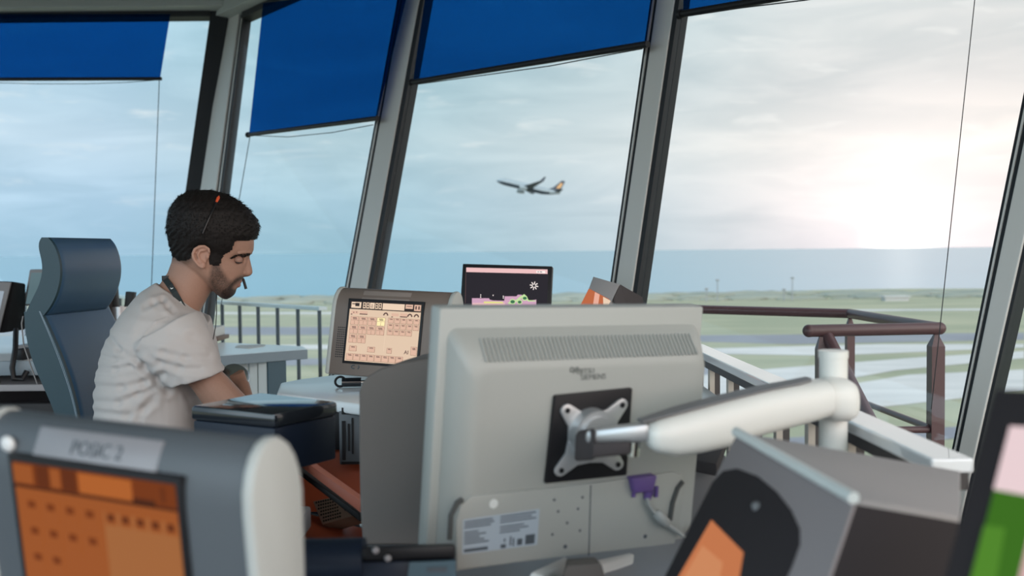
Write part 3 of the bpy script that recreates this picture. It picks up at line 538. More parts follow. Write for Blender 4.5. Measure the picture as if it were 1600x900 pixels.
q = MB(); q.loft([arm_ring(px, a_, b_, 1.37+(px-1287)*.0002, l) for px, a_, b_, l in st]); q.build('arm_elbow', 'arm_white', t2, smooth=60)
st = [(1000, 655, 660, .012), (1060, 636.5, 643, .018), (1130, 618, 625, .018), (1200, 602, 608, .018), (1240, 594, 602, .016), (1262, 589, 596, .012)]
q = MB(); q.loft([arm_ring(px, a_, b_, YA1+(px-1010)/300*.19, l) for px, a_, b_, l in st]); q.build('cable_cover', 'mid_grey', t2, smooth=60)
pt, pb = P(1302, 552, 1.40), P(1306, 700, 1.40); q = MB(); q.cyl(pt, Vector((pt.x, pt.y, .745)), .0195, 32); q.cyl(pt+Vector((0, 0, .004)), pt-Vector((0, 0, .006)), .0205, 32); q.build('post', 'arm_white', t2)
q = MB(); q.cyl((pt.x, pt.y, .7405), (pt.x, pt.y, .755), .05, 32); q.build('foot', 'arm_white', t2)
# plug and cable
t3 = thing('video_cable', 'grey video cable with a purple plug hanging from the back of the large monitor', 'cable', W(Vector((*lp(1012, 770, yb-.01)[:1], yb-.012, lp(1012, 770, yb)[1]))))
def lw(px, py, y): x, z = local(FM, px, py, y); return W(Vector((x, y, z)))
yc = y0-.010
a_, b_, c, d = [lw(*p, yc) for p in ((988, 748), (1028, 743), (1022, 768), (992, 772))]; yo = FM.to_3x3() @ Vector((0, .016, 0)); q = MB(); q.prism([a_, b_, c, d], yo, 0, .003); q.cyl(lw(1013, 766, yc+.008), lw(1011, 780, yc+.008), .008, 14, 0, .005); q.build('plug', 'purple_plug', t3, label='purple plug')
for px in (991, 1026): q = MB(); q.cyl(lw(px, 760, yc+.008), lw(px-1, 776, yc+.008), .003, 10); q.build('thumb_screw', 'purple_plug', t3)
pth = [(1011, 778), (1013, 787), (1020, 798), (1030, 808), (1043, 820), (1058, 830), (1070, 840), (1082, 852)]; q = MB(); q.tube([lw(*p, yc+.004-.0000*i) for i, p in enumerate(pth)], .0030, 10); q.build('cord', 'cable_grey', t3)
q = MB(); q.tube([lw(1024, 801, yc+.004), lw(1027, 804, yc+.004), lw(1040, 817, yc+.004), lw(1043, 820, yc+.004)], [.004, .0075, .0075, .004], 14); q.build('ferrite_bead', 'cable_grey', t3)
# ------------------------------------------------------------------ black flat monitor with map
FK = frame((-.026*.93, 3.6973*.93, 1.2+(1.0162-1.2)*.93), (-10.56, 2.02, -9.76)); kw, kh = .34*.93, .27*.93
t = thing('monitor', 'black flat monitor showing a pink airfield map, behind the large pale monitor', 'monitor', FK)
q = MB(); q.box((-kw/2, 0, -kh/2), (kw/2, .035, kh/2), 0, .003); q.build('bezel', 'black_plastic', t, False)
screen_mat('map_black', (.018, .014, .020)); screen_mat('map_pink', (.83, .52, .52)); screen_mat('map_lilac', (.62, .36, .50)); screen_mat('map_white', (.95, .85, .82)); screen_mat('map_yellow', (.75, .72, .25)); screen_mat('map_green', (.04, .16, .07)); screen_mat('map_line', (.10, .06, .06)); screen_mat('map_lime', (.55, .75, .35))
q = MB(); y = -.001
def kp(px, py): return local(FK, px, py, y)
def kq(pts, mi, k=1): q.prism([(kp(*p)[0], y-.0002*k, kp(*p)[1]) for p in pts], (0, .0004, 0), mi)
x0, x1, z0, z1 = -kw/2+.014, kw/2-.012, -kh/2+.014, kh/2-.013
q.box((x0, y, z0), (x1, y+.001, z1), 0)
kq([(728.5, 418), (855.5, 421), (855.5, 428), (728.5, 425)], 1); kq([(838, 423), (852, 423.5), (852, 427), (838, 426.5)], 3, 2); kq([(840, 424.2), (842, 424.3), (842, 425.5), (840, 425.4)], 0, 3); kq([(843.5, 424.4), (847, 424.5), (847, 425.6), (843.5, 425.5)], 0, 3)
kq([(727.5, 426), (728.3, 426), (727.3, 475), (726.5, 475)], 6)
for a_ in range(8):
    an = a_*math.pi/4+.2; cx, cy = 834.5, 446.5
    q.tube([(kp(cx+2*math.cos(an), cy+2*math.sin(an))[0], y-.0005, kp(cx+2*math.cos(an), cy+2*math.sin(an))[1]), (kp(cx+6.5*math.cos(an), cy+6.5*math.sin(an))[0], y-.0005, kp(cx+6.5*math.cos(an), cy+6.5*math.sin(an))[1])], .0017, 6, 3)
kq([(737.5, 466), (764, 466), (765, 468), (770, 469.5), (788, 470), (788.5, 463), (807, 463), (809, 460.5), (815, 460.5), (816, 463), (826, 470), (838, 468), (838, 478), (834, 490), (737, 490)], 2)
kq([(738, 473.5), (789, 473), (789, 490), (737.5, 490)], 1, 2); kq([(756, 471), (786, 471.5), (786, 474), (756, 474)], 4, 3)
for (cx, cy, r) in ((801, 471.5, 3.6), (820, 466, 3.2), (812, 472, 3)):
    kq([(cx+(r+1.3)*math.cos(k*.628), cy+(r+1)*math.sin(k*.628)) for k in range(10)], 7, 3); kq([(cx+r*math.cos(k*.628), cy+r*.75*math.sin(k*.628)) for k in range(10)], 5, 4)
kq([(793, 473), (806, 469), (812, 464), (819, 459.5), (822, 462), (826, 469), (837, 469.5), (837, 471), (825, 471), (818, 463), (808, 471), (796, 476)], 7, 2)
for (cx, cy) in ((751, 461), (751, 464), (770.5, 461.5), (786.5, 463), (786.5, 465.5)): kq([(cx-.7, cy-.9), (cx+.7, cy-.9), (cx+.7, cy+.9), (cx-.7, cy+.9)], 3)
q.build('screen', ['map_black', 'map_pink', 'map_lilac', 'map_white', 'map_yellow', 'map_green', 'map_line', 'map_lime'], t, False, smooth=None)
q = MB(); q.box((-.03, .036, -.22), (.03, .06, 0), 0, .004); q.box((-.1, -.02, -.235), (.1, .12, -.218), 0, .004); q.build('stand', 'black_plastic', t, False)
# ------------------------------------------------------------------ small tilted panels (one far, one near)
FE = frame((.3866*.66, 4.3356*.66, 1.2+(1.0147-1.2)*.66), (50.9, 19.9, -16.5)); s = .66
t = thing('tilted_display', 'small tilted grey display with an orange screen by the far window pillar', 'display', FE)
def EP(px, py, y=None): return P(px, py, 2.86)
ea, eb, ec, ed = P(921, 449, 2.84), P(957, 468, 2.76), P(968, 444, 2.80), P(927, 432, 2.88)
dn1, dn2 = P(895, 500, 2.80), P(932, 520, 2.72); bk1, bk2 = P(1004, 465, 2.86), P(960, 446, 2.95)
q = MB(); q.hull8([dn1, dn2, P(985, 520, 2.84), P(930, 500, 2.93), ea, eb, ec, ed], 0, .001); q.build('body', 'cover_grey', t)
q = MB(); q.hull8([eb+Vector((.002, 0, 0)), P(985, 520, 2.85), P(1015, 510, 2.90), P(1000, 505, 2.9), ec+Vector((.002, 0, 0)), P(985, 500, 2.85), bk1, bk1+Vector((.0, .03, 0))], 0, .001); q.build('rear_hood', 'dark_grey', t)
screen_mat('ember', (.50, .14, .06)); screen_mat('ember_pale', (.8, .42, .32))
nn = (eb-ea).cross(dn1-ea).normalized(); nn = nn if nn.dot(CAM-ea) > 0 else -nn
def ef(u, v): return ea.lerp(eb, u).lerp(dn1.lerp(dn2, u), v)+nn*.001
q = MB(); q.prism([ef(.02, .04), ef(.9, .04), ef(.9, .95), ef(.02, .95)], nn*.001, 0); q.prism([ef(.3, .05), ef(.5, .05), ef(.75, .6), ef(.55, .6)], nn*.0016, 1); q.prism([ef(.66, .06), ef(.97, .06), ef(.97, .3), ef(.85, .32)], nn*.0016, 2); q.build('screen', ['ember', 'ember_pale', 'ui_pale'], t, smooth=None)
q = MB(); bs = P(965, 520, 2.86); q.cyl(bs, (bs.x, bs.y, .885), .02, 16); q.cyl((bs.x, bs.y, .8805), (bs.x, bs.y, .895), .06, 24); q.build('stand', 'dark_grey', t)
# near one
A_, B_ = P(1152, 679, 1.06), P(1336, 784, .83)
fd1 = P(1038, 905, 1.02); fd2 = P(1288, 925, .79)
ddir = (P(1490, 738, .93)-A_); C_ = A_+ddir*1.0; dlt = C_-A_; D_ = B_+dlt*.62
C_ = P(1500, 740, 1.13); D_ = P(1500, 813, .93)
t = thing('tilted_display', 'blurred grey tilted display with an orange screen in a black oval surround, front right', 'display', (fd1+fd2)/2)
q = MB(); dwn = Vector((-.02, 0, -.17)); q.hull8([fd1, fd2, D_+dwn, C_+dwn, A_, B_, D_, C_], 0, .004); q.build('body', 'matte_dark', t)
nn = (B_-A_).cross(fd1-A_).normalized(); nn = nn if nn.dot(CAM-A_) > 0 else -nn
tn = (B_-A_).cross(C_-A_).normalized(); tn = tn if tn.z > 0 else -tn
q = MB(); q.hull8([A_-tn*.004, B_-tn*.004, D_-tn*.004, C_-tn*.004]+[v+tn*.003 for v in (A_+(C_-A_)*.06, B_+(D_-B_)*.06, D_, C_)], 0, .002); q.build('top_cover', 'cover_grey', t)
q = MB(); q.tube([A_+tn*.002+nn*.002, B_+tn*.002+nn*.002], .0055, 12); q.build('lip_highlight', 'white_plastic', t)  # white tube paints the highlight along the front edge
def df(u, v, k=.001): return A_.lerp(B_, u).lerp(fd1.lerp(fd2, u), v)+nn*k
q = MB(); q.prism([df(0, .02, -.003), df(1, .02, -.003), df(1, 1, -.003), df(0, 1, -.003)], nn*.004, 0, .001); q.build('front_plate', 'frame_grey', t)
q = MB(); o = [df(.02, 1.2, .001), df(.02, .34, .001), df(.06, .25, .001), df(.16, .20, .001), df(.34, .19, .001), df(.52, .24, .001), df(.66, .33, .001), df(.76, .46, .001), df(.80, .60, .001), df(.80, .8, .001), df(.78, 1.2, .001)]
q.prism(o, nn*.003, 0, .001); q.build('screen_surround', 'matte_dark', t)
screen_mat('copper', (.52, .17, .065)); screen_mat('copper_pale', (.58, .23, .10))
q = MB(); q.prism([df(.17, .58, .004), df(.50, .76, .004), df(.58, 1.15, .004), df(.12, 1.15, .004)], nn*.001, 0); q.prism([df(.20, .76, .0045), df(.40, .86, .0045), df(.45, 1.1, .0045), df(.17, 1.1, .0045)], nn*.001, 1); q.build('screen', ['copper', 'copper_pale'], t, smooth=None)
q = MB(); q.ball(df(.44, .40, .004), (.005, .005, .005)); q.build('button', 'mid_grey', t)
q = MB(); cc = (fd1+fd2+C_+D_)/4; cc = cc+Vector((.03, .02, 0)); q.box((cc.x-.05, cc.y-.05, .741), (cc.x+.05, cc.y+.05, cc.z-.02), 0, .006); q.build('stand', 'dark_grey', t)
# far right dark monitor
a_ = P(1553, 606, .66); b_ = P(1472, 905, .60); vv = (a_-b_).normalized(); best = Vector((.60, -.80, 0)); best = (best-vv*best.dot(vv)).normalized(); nz_ = best.cross(vv); nz_ = nz_ if nz_.dot(CAM-a_) > 0 else -nz_
t = thing('monitor', 'dark monitor with a green and pink picture cut off by the right edge of view', 'monitor', b_)
ww, hh = .34, .27
def mf(u, v, k=0.): return a_+best*u-vv*v+nz_*k
q = MB(); q.hull8([mf(0, hh, 0), mf(ww, hh, 0), mf(ww, hh, -.04), mf(0, hh, -.04), mf(0, 0, 0), mf(ww, 0, 0), mf(ww, 0, -.04), mf(0, 0, -.04)], 0, .003); q.build('bezel', 'matte_dark', t)
screen_mat('field_green', (.045, .15, .015)); screen_mat('road_pink', (.66, .42, .42)); screen_mat('field_light', (.08, .23, .025)); screen_mat('pale_pink', (.80, .62, .64))
q = MB(); q.prism([mf(.018, .030, .001), mf(ww-.018, .03, .001), mf(ww-.018, hh-.015, .001), mf(.018, hh-.015, .001)], nz_*.001, 0)
q.prism([mf(.018, .03, .002), mf(ww-.018, .03, .002), mf(ww-.018, .10, .002), mf(.018, .075, .002)], nz_*.001, 3); q.prism([mf(.045, .07, .0025), mf(.062, .07, .0025), mf(.062, hh-.02, .0025), mf(.045, hh-.02, .0025)], nz_*.001, 1); q.prism([mf(.018, .1, .002), mf(.03, .1, .002), mf(.04, hh-.02, .002), mf(.018, hh-.02, .002)], nz_*.001, 2); q.build('screen', ['field_green', 'road_pink', 'field_light', 'pale_pink'], t, smooth=None)
q = MB(); sb = mf(ww/2, hh, -.02); q.box((sb.x-.03, sb.y-.02, .741), (sb.x+.03, sb.y+.02, sb.z+.02), 0, .003); q.box((sb.x-.09, sb.y-.07, .7405), (sb.x+.09, sb.y+.07, .755), 0, .003); q.build('stand', 'dark_grey', t)
# ------------------------------------------------------------------ consoles
q = MB(); q.prism([(x, y, .70) for x, y in ((-.95, .45), (.49, .45), (.49, 2.0), (-.24, 2.0), (-.24, 1.58), (-.37, 1.58), (-.37, 1.80), (-.95, 1.80))], (0, 0, .04), 0, .005)
t = thing('console_desk', 'grey console desk top under the nearest screens', 'desk', Vector((0, 1.0, 0))); q.build('desk_top', 'desk_grey', t)
q = MB(); q.box((-.90, .5, .0), (.1, .56, .70), 0, .004); q.build('front_panel', 'dark_grey', t)
for x in (-.88, .44): q = MB(); q.box((x, .58, 0), (x+.04, 1.58, .70), 0, .003); q.build('side_panel', 'dark_grey', t)
# white worktop carrying the mid touch panel
t = thing('worktop_console', 'white-topped console carrying the touch panel with the lit button grid', 'desk', Vector((-.3, 2.3, 0)))
q = MB(); q.prism([(v.x, v.y, .855) for v in (PZ(432, 614, .88), PZ(565, 632, .88), Vector((.45, 2.13, 0)), Vector((.45, 2.95, 0)), Vector((-.15, 2.95, 0)), PZ(470, 592, .88), PZ(438, 598, .88))], (0, 0, .025), 0, .006, 3); q.build('desk_top', 'worktop_white', t)
q = MB(); q.box((-.36, 2.35, 0), (.4, 2.7, .855), 0, .004); q.build('pedestal', 'dark_grey', t)
a_, b_ = P(529, 634, 2.13), P(562, 726, 2.13); q = MB(); q.box((a_.x, 2.13, b_.z), (b_.x+.06, 2.165, a_.z-.012), 0, .003); eq = q.build('rack_unit', 'steel_grey', t, label='grey equipment unit with a slotted face')
q = MB()
for k, (u0, u1, v0, v1) in enumerate(((.15, .6, .03, .14), (.15, .3, .25, .9), (.42, .5, .3, .75), (.6, .68, .2, .8), (.1, 1.0, .93, .97))): q.box((a_.x+.046*u0, 2.127, a_.z-.13*v1), (a_.x+.046*u1, 2.132, a_.z-.13*v0))
q.build('slot', 'black_plastic', eq)
# clip / cable knot by the touch panel
t = thing('headset_plug', 'black headset plug and cable loop on the white worktop under the touch panel', 'headset plug', PZ(560, 600, .88))
c0 = PZ(557, 600, .88)+Vector((0, -.06, .0)); q = MB(); q.tube([c0+Vector((-.025, 0, .012)), c0+Vector((.02, .005, .012))], .011, 14); q.build('body', 'gloss_black', t)
q = MB(); q.tube([c0+Vector((.02, .004, .012)), c0+Vector((.045, .008, .012))], .005, 10); q.build('pin', 'chrome', t)
q = MB(); q.tube([c0+Vector((-.025+.012*math.cos(a_)-.004, .004*math.sin(a_), .014+.011*math.sin(a_))) for a_ in [2*math.pi*k/16 for k in range(17)]], .003, 8); q.build('cable_loop', 'black_plastic', t)
# black box
zb2 = .95; L_, N_, R__, K_ = [PZ(*p, zb2) for p in ((297, 634), (429, 646), (528, 627), (407, 613))]
t = thing('cabinet', 'glossy black cabinet in front of the man', 'cabinet', (L_+R__)/2-Vector((0, 0, zb2-.74)))
q = MB(); e = .004; c = (L_+N_+R__+K_)/4; ins = [v+(v-c).normalized()*-e for v in (L_, N_, R__, K_)]
q.hull8([Vector((v.x, v.y, .852)) for v in ins]+[Vector((v.x, v.y, zb2-.024)) for v in ins], 0, .004); q.build('body', 'navy_plastic', t); q = MB(); q.box((-.52, 1.60, .741), (-.385, 1.74, .853), 0, .003); q.build('pedestal', 'black_plastic', t)
q = MB(); q.hull8([Vector((v.x, v.y, zb2-.024)) for v in (L_, N_, R__, K_)]+[Vector((v.x, v.y, zb2)) for v in (L_, N_, R__, K_)], 0, .006); q.build('lid', 'gloss_black', t)
# grey curved panel
YP = 1.55
o = [(566, 852), (562, 800), (560, 700), (560, 612), (564, 600), (574, 588), (592, 577), (625, 567), (665, 561), (760, 556), (760, 853), (620, 852)]
q = MB(); q.prism([P(*p, YP) for p in o], (.03, .14, 0), 0, .005, 3); q.build('console_cheek', 'cheek_grey', label='dark grey rounded console side panel left of the large pale monitor', cat='panel')
# orange things in the gap
t = thing('orange_shelf', 'orange-red shelf unit in the dark gap below the cabinet', 'shelf', P(520, 860, 1.95))
yo = 1.98
q = MB(); q.hull8([P(440, 850, yo-.1), P(620, 870, yo-.1), P(620, 848, yo+.12), P(440, 800, yo+.12)]+[v+Vector((0, 0, .012)) for v in (P(440, 850, yo-.1), P(620, 870, yo-.1), P(620, 848, yo+.12), P(440, 800, yo+.12))], 0, .003); q.build('lower_board', 'orange_panel', t)
q = MB(); a_ = [P(440, 700, 2.20), P(640, 700, 2.20), P(640, 800, 2.14), P(440, 800, 2.14)]; q.prism(a_, (0, .015, 0), 0, .002); q.build('back_board', 'orange_panel', t)
q = MB(); q.prism([P(440, 640, 2.17), P(640, 640, 2.17), P(640, 703, 2.17), P(440, 703, 2.17)], (0, .012, 0), 0, .002); q.build('gap_dark_sheet', 'black_plastic', t)  # black sheet added to darken the gap above the shelf
q = MB(); a_ = [P(440, 850, yo-.1), P(440, 800, yo+.12), P(440, 690, 2.20)]; q.prism([P(442, 870, yo-.12), P(442, 700, yo-.12), P(440, 690, 2.2), P(440, 850, 2.2)], (-.015, 0, 0), 0, .002); q.build('side_board', 'dark_grey', t)
q = MB(); q.hull8([P(468, 728, 1.93), P(562, 800, 1.80), P(575, 806, 1.83), P(480, 728, 1.96), P(470, 716, 1.93), P(562, 781, 1.80), P(575, 781, 1.83), P(486, 718, 1.96)], 0, .002); q.build('salmon_bar', 'salmon_bar', label='salmon red bar slanting across the dark gap beside the cabinet', cat='bar')
q = MB(); q.hull8([P(462, 738, 1.95), P(562, 815, 1.83), P(575, 815, 1.9), P(470, 735, 2.0), P(462, 730, 1.95), P(562, 803, 1.83), P(575, 803, 1.9), P(470, 728, 2.0)], 0, .002); q.build('bar_shadow', 'rubber', label='black strip standing in for shadow under the slanting salmon bar', cat='strip')  # black strip modelled in place of the shadow below the bar
t = thing('speaker', 'small brown speaker with a perforated grille in the dark gap', 'speaker', P(520, 822, 1.92))
a_, b_, c, d = P(488, 783, 2.06), P(552, 769, 2.03), P(566, 802, 1.99), P(503, 820, 2.02); nn = (b_-a_).cross(d-a_).normalized(); nn = nn if nn.dot(CAM-a_) > 0 else -nn
q = MB(); q.prism([a_, b_, c, d], -nn*.05, 0, .003); q.build('case', 'speaker_brown', t)
def sf(u, v): return a_.lerp(b_, u).lerp(d.lerp(c, u), v)+nn*.0004
q = MB()
for i in range(8):
    for j in range(7): p_ = sf(.08+i*.058+(.029 if j % 2 else 0), .1+j*.13); q.cyl(p_, p_+nn*.0006, .0021, 8)
q.build('grille', 'black_plastic', t); q = MB()
for v in (.35, .5, .65): p_ = sf(.68, v); q.prism([sf(.64, v), sf(.72, v), sf(.72, v+.07), sf(.64, v+.07)], nn*.0005)
q.build('emblem', 'ink', t); q = MB(); q.prism([sf(.82, .35), sf(.98, .3), sf(.98, .8), sf(.82, .85)], nn*.0006); q.build('recess', 'black_plastic', t)
# dark bar device front centre
t = thing('desk_phone', 'dark navy desk unit with a rounded bar and grey label below the large monitor', 'desk unit', P(610, 900, 1.14))
yd = 1.15
q = MB(); p0, p1 = P(505, 878, yd-.03), P(570, 876, yd-.03); q.tube([p0-Vector((.05, 0, 0)), p0, p1], .026, 20); q.build('roller', 'navy_plastic', t)
q = MB(); q.hull8([P(500, 960, yd-.05), P(716, 960, yd-.05), P(712, 925, yd+.06), P(500, 925, yd+.06), P(540, 878, yd-.05), P(712, 874, yd-.05), P(710, 850, yd+.05), P(545, 856, yd+.05)], 0, .006); q.build('body', 'navy_plastic', t)
q = MB(); q.hull8([P(565, 877, yd-.055), P(712, 873, yd-.055), P(712, 870, yd), P(565, 872, yd), P(565, 856, yd-.055), P(712, 851, yd-.055), P(712, 849, yd), P(565, 852, yd)], 0, .004); q.build('upper_bar', 'black_plastic', t)
q = MB(); q.prism([P(640, 879, yd-.058), P(712, 876, yd-.058), P(712, 905, yd-.058), P(636, 905, yd-.058)], (0, .004, 0)); lab = q.build('label_plate', 'slate_panel', t)
q = MB(); q.prism([P(668, 887, yd-.06), P(698, 886, yd-.06), P(698, 894, yd-.06), P(668, 894, yd-.06)], (0, .001, 0)); q.build('label_mark', 'ink', lab)
q = MB()
for p_ in ((587, 860), (606, 872)): q.ball(P(*p_, yd-.058), .004)
q.build('button', 'plate_grey', t)
# white stand pieces, brown block, cables below the large monitor
t = thing('monitor_stand', 'white angular stand foot lying on the desk below the large monitor', 'stand', PZ(900, 905, .74))
q = MB(); q.hull8([P(824, 905, 1.30), P(880, 888, 1.38), P(885, 905, 1.38), P(840, 930, 1.30), P(830, 893, 1.30), P(884, 868, 1.38), P(890, 876, 1.38), P(850, 900, 1.30)], 0, .003); q.build('foot', 'white_plastic', t); q = MB(); q.hull8([P(925, 890, 1.40), P(984, 876, 1.44), P(990, 882, 1.44), P(940, 900, 1.40), P(925, 876, 1.40), P(984, 863, 1.44), P(992, 866, 1.44), P(938, 884, 1.40)], 0, .002); q.build('foot', 'white_plastic', t)
q = MB(); q.hull8([PZ(860, 960, .741), PZ(960, 955, .741), PZ(940, 905, .741), PZ(880, 908, .741), P(884, 884, 1.22), P(940, 880, 1.22), P(930, 870, 1.30), P(885, 873, 1.30)], 0, .003); q.build('hinge_block', 'cheek_grey', t)
# behind the monitor's right edge: dark keyboard and a light switch box
t = thing('keyboard', 'dark keyboard on the desk between the large monitor and the tilted display', 'keyboard', PZ(1105, 790, .78))
q = MB(); q.hull8([PZ(1072, 735, .84), PZ(1120, 745, .84), PZ(1140, 690, .84), PZ(1085, 690, .84)]+[v+Vector((0, 0, .02)) for v in (PZ(1072, 735, .84), PZ(1120, 745, .84), PZ(1140, 690, .84), PZ(1085, 690, .84))], 0, .003); q.build('case', 'dark_grey', t)
t['label'] = 'dark box on the console between the large monitor and the tilted display'; t.name = 'equipment_box'; t['category'] = 'box'
q = MB(); p_ = PZ(1105, 720, .84); q.box((p_.x-.04, p_.y-.05, .741), (p_.x+.04, p_.y+.05, .84), 0, .003); q.build('pedestal', 'mid_grey', t)
mat('matte_black', (.006, .006, .007), .8, spec=.1)
# ------------------------------------------------------------------ low desk by the left windows
t = thing('low_desk', 'low white desk with a grey front edge under the balcony railing', 'desk', Vector((-1.2, 4.7, 0)))
zd = .75; d0, d1, d2, d3 = PZ(300, 559, zd), PZ(479, 545.5, zd), PZ(474, 541, zd), PZ(318, 524, zd)
d3 = Vector((d0.x-.15, d0.y+.75, 0)); d3 = d3+Vector((.05, 0, 0))
q = MB(); q.hull8([Vector((v.x, v.y, zd-.03)) for v in (d0, d1, d2, d3)]+[Vector((v.x, v.y, zd)) for v in (d0, d1, d2, d3)], 0, .003); q.build('desk_top', 'worktop_white', t, smooth=None)
q = MB(); u = (d1-d0).normalized(); n_ = Vector((u.y, -u.x, 0)); n_ = n_ if n_.y < 0 else -n_
q.hull8([Vector((v.x, v.y, zd-.045)) for v in (d0, d1, d1+n_*.012, d0+n_*.012)]+[Vector((v.x, v.y, zd-.001)) for v in (d0, d1, d1+n_*.012, d0+n_*.012)], 0, .003); q.build('front_edge', 'desk_edge', t, smooth=None)
ya = d1.y+.08
def fp(px, y=None): v = PZ(px, 546, zd); return v
f0 = d0-n_*.04; f1 = PZ(423, 551, zd)-n_*.04; f2 = PZ(452, 548, zd)-n_*.03; f3 = f2-n_*.02+Vector((-.08, .18, 0))
def slab(nm, a_, b_, th, m, z0=.0, z1=zd-.046):
    q = MB(); q.hull8([Vector((v.x, v.y, z0)) for v in (a_, b_, b_-n_*th, a_-n_*th)]+[Vector((v.x, v.y, z1)) for v in (a_, b_, b_-n_*th, a_-n_*th)], 0, .002); return q.build(nm, m, t, smooth=None)
slab('front_panel', f0, PZ(394, 551, zd)-n_*.05, .02, 'cabinet_pale'); slab('door', PZ(396, 551, zd)-n_*.045, PZ(408, 551, zd)-n_*.045, .02, 'cabinet_pale'); slab('door', PZ(410, 551, zd)-n_*.045, PZ(423, 551, zd)-n_*.045, .02, 'cabinet_pale'); slab('end_panel', PZ(424.5, 551, zd)-n_*.04, PZ(453, 549, zd)-n_*.04, .03, 'slate_panel')
q = MB(); v = [PZ(*p, zd) for p in ((367, 543), (372, 540), (415, 539), (412, 541.5), (388, 545))]; q.prism([p_+Vector((0, 0, .0005)) for p_ in v], (0, 0, .002)); q.build('paper_sheet', 'paper', label='paper sheet lying on the low white desk', cat='paper')
tr_ = PZ(335, 531, zd); t = thing('document_tray', 'small brown tray with papers on the low white desk', 'tray', tr_); q = MB(); q.box((tr_.x-.08, tr_.y-.1, zd+.0005), (tr_.x+.05, tr_.y+.1, zd+.022), 0, .003); q.build('tray', 'wood_tray', t); q = MB(); q.box((tr_.x-.075, tr_.y-.095, zd+.0225), (tr_.x+.03, tr_.y+.09, zd+.07), 0, .002); q.build('papers', 'paper', t)
# far left desk with screens
t = thing('side_desk', 'side desk behind the blue chair at the far left window', 'desk', Vector((-2.6, 4.6, 0)))
q = MB(); q.box((-3.6, 4.25, .72), (-1.78, 5.6, .75), 0, .004); q.build('desk_top', 'worktop_white', t); q = MB(); q.box((-3.6, 4.235, .69), (-1.78, 4.25, .752), 0, .003); q.build('front_edge', 'desk_edge', t)
q = MB(); q.box((-3.6, 4.4, .60), (-1.80, 5.2, .63), 0, .003); q.build('lower_shelf', 'desk_grey', t); q = MB(); q.box((-3.5, 5.2, 0), (-1.85, 5.25, .72)); q.build('back_panel', 'dark_grey', t)
for x in (-3.55, -1.85): q = MB(); q.box((x, 4.4, 0), (x+.04, 5.2, .72), 0, .003); q.build('side_panel', 'black_plastic', t)
# dark pedestal below, in front
q = MB(); q.box((-3.0, 4.30, 0), (-1.9, 4.38, .56), 0, .004); q.build('modesty_panel', 'black_plastic', t)
ym = 4.45
t = thing('monitor', 'deep black monitor on the side desk cut off by the left edge of view', 'monitor', P(5, 518, ym))
q = MB(); q.hull8([P(-60, 520, ym), P(8, 520, ym), P(40, 515, ym+.4), P(-40, 515, ym+.4), P(-50, 438, ym), P(22, 440, ym), P(40, 443, ym+.4), P(-40, 440, ym+.4)], 0, .008); q.build('case', 'matte_black', t)
q = MB(); q.prism([P(-58, 519, ym-.012), P(-2, 519, ym-.012), P(17, 441, ym-.012), P(-48, 438.5, ym-.012)], (0, .01, 0), 0, .003); q.build('front_frame', 'mid_grey', t); q = MB(); q.prism([P(-54, 508, ym-.015), P(-6, 508, ym-.015), P(6, 455, ym-.015), P(-45, 453, ym-.015)], (0, .003, 0)); screen_mat('dull_screen', (.30, .36, .42)); q.build('screen', 'dull_screen', t, smooth=None)
ym = 4.9; t = thing('monitor', 'slim grey-framed monitor behind the headrest of the blue chair', 'monitor', P(60, 515, ym))
q = MB(); q.prism([P(36, 478, ym), P(46, 421, ym), P(120, 421, ym), P(112, 478, ym)], (0, .05, 0), 0, .006); q.build('case', 'mid_grey', t); q = MB(); q.prism([P(40, 475, ym-.002), P(49, 426, ym-.002), P(115, 426, ym-.002), P(108, 475, ym-.002)], (0, .003, 0)); screen_mat('haze_screen', (.10, .16, .18)); q.build('screen', 'haze_screen', t, smooth=None)
q = MB(); b0 = P(76, 478, ym+.03); q.box((b0.x-.05, b0.y-.02, .7505), (b0.x+.05, b0.y+.02, b0.z+.02)); q.box((b0.x-.12, b0.y-.1, .7502), (b0.x+.12, b0.y+.1, .765)); q.build('stand', 'mid_grey', t)
q = MB(); q.tube([P(25, 515, 4.3), P(24, 545, 4.22), P(19, 575, 4.2), P(22, 592, 4.2), P(35, 592, 4.2), P(42, 580, 4.22)], .012, 8); q.box((P(14, 0, 4.3).x, 4.27, .7505), (P(27, 0, 4.3).x, 4.36, .80), 0, .006); q.build('cable', 'black_plastic', label='thick black cable hanging over the front of the side desk', cat='cable')
# things right of the headrest
yq = 4.55; c0 = P(189, 478, yq)
t = thing('pen_cup', 'steel cup holding dark folders behind the blue chair headrest', 'cup', Vector((c0.x, c0.y, .7505)))
q = MB(); rB = .048; q.loft([[(c0.x+r*math.cos(k*.2618), c0.y+r*math.sin(k*.2618), z) for k in range(24)] for r, z in ((rB*.9, .7505), (rB, .965), (rB*.93, .965), (rB*.85, .76))]); q.build('cup', 'steel_cup', t)
for (x, tl_, h) in ((-.02, -.02, 1.06), (.02, .04, 1.035)):
    q = MB(); q.box((c0.x+x-.018, c0.y-.02, .80), (c0.x+x+.018, c0.y+.02, h), 0, .002, Matrix.Translation((c0.x, 0, .8)) @ Matrix.Rotation(tl_*3, 4, 'Y') @ Matrix.Translation((-c0.x, 0, -.8))); q.build('folder', 'black_plastic', t)
q = MB(); b0 = P(176, 490, 4.5); q.box((b0.x-.06, 4.44, .7505), (b0.x-.012, 4.56, 1.03), 0, .004); q.build('box_file', 'dark_grey', label='dark box file standing next to the steel cup behind the chair', cat='file')
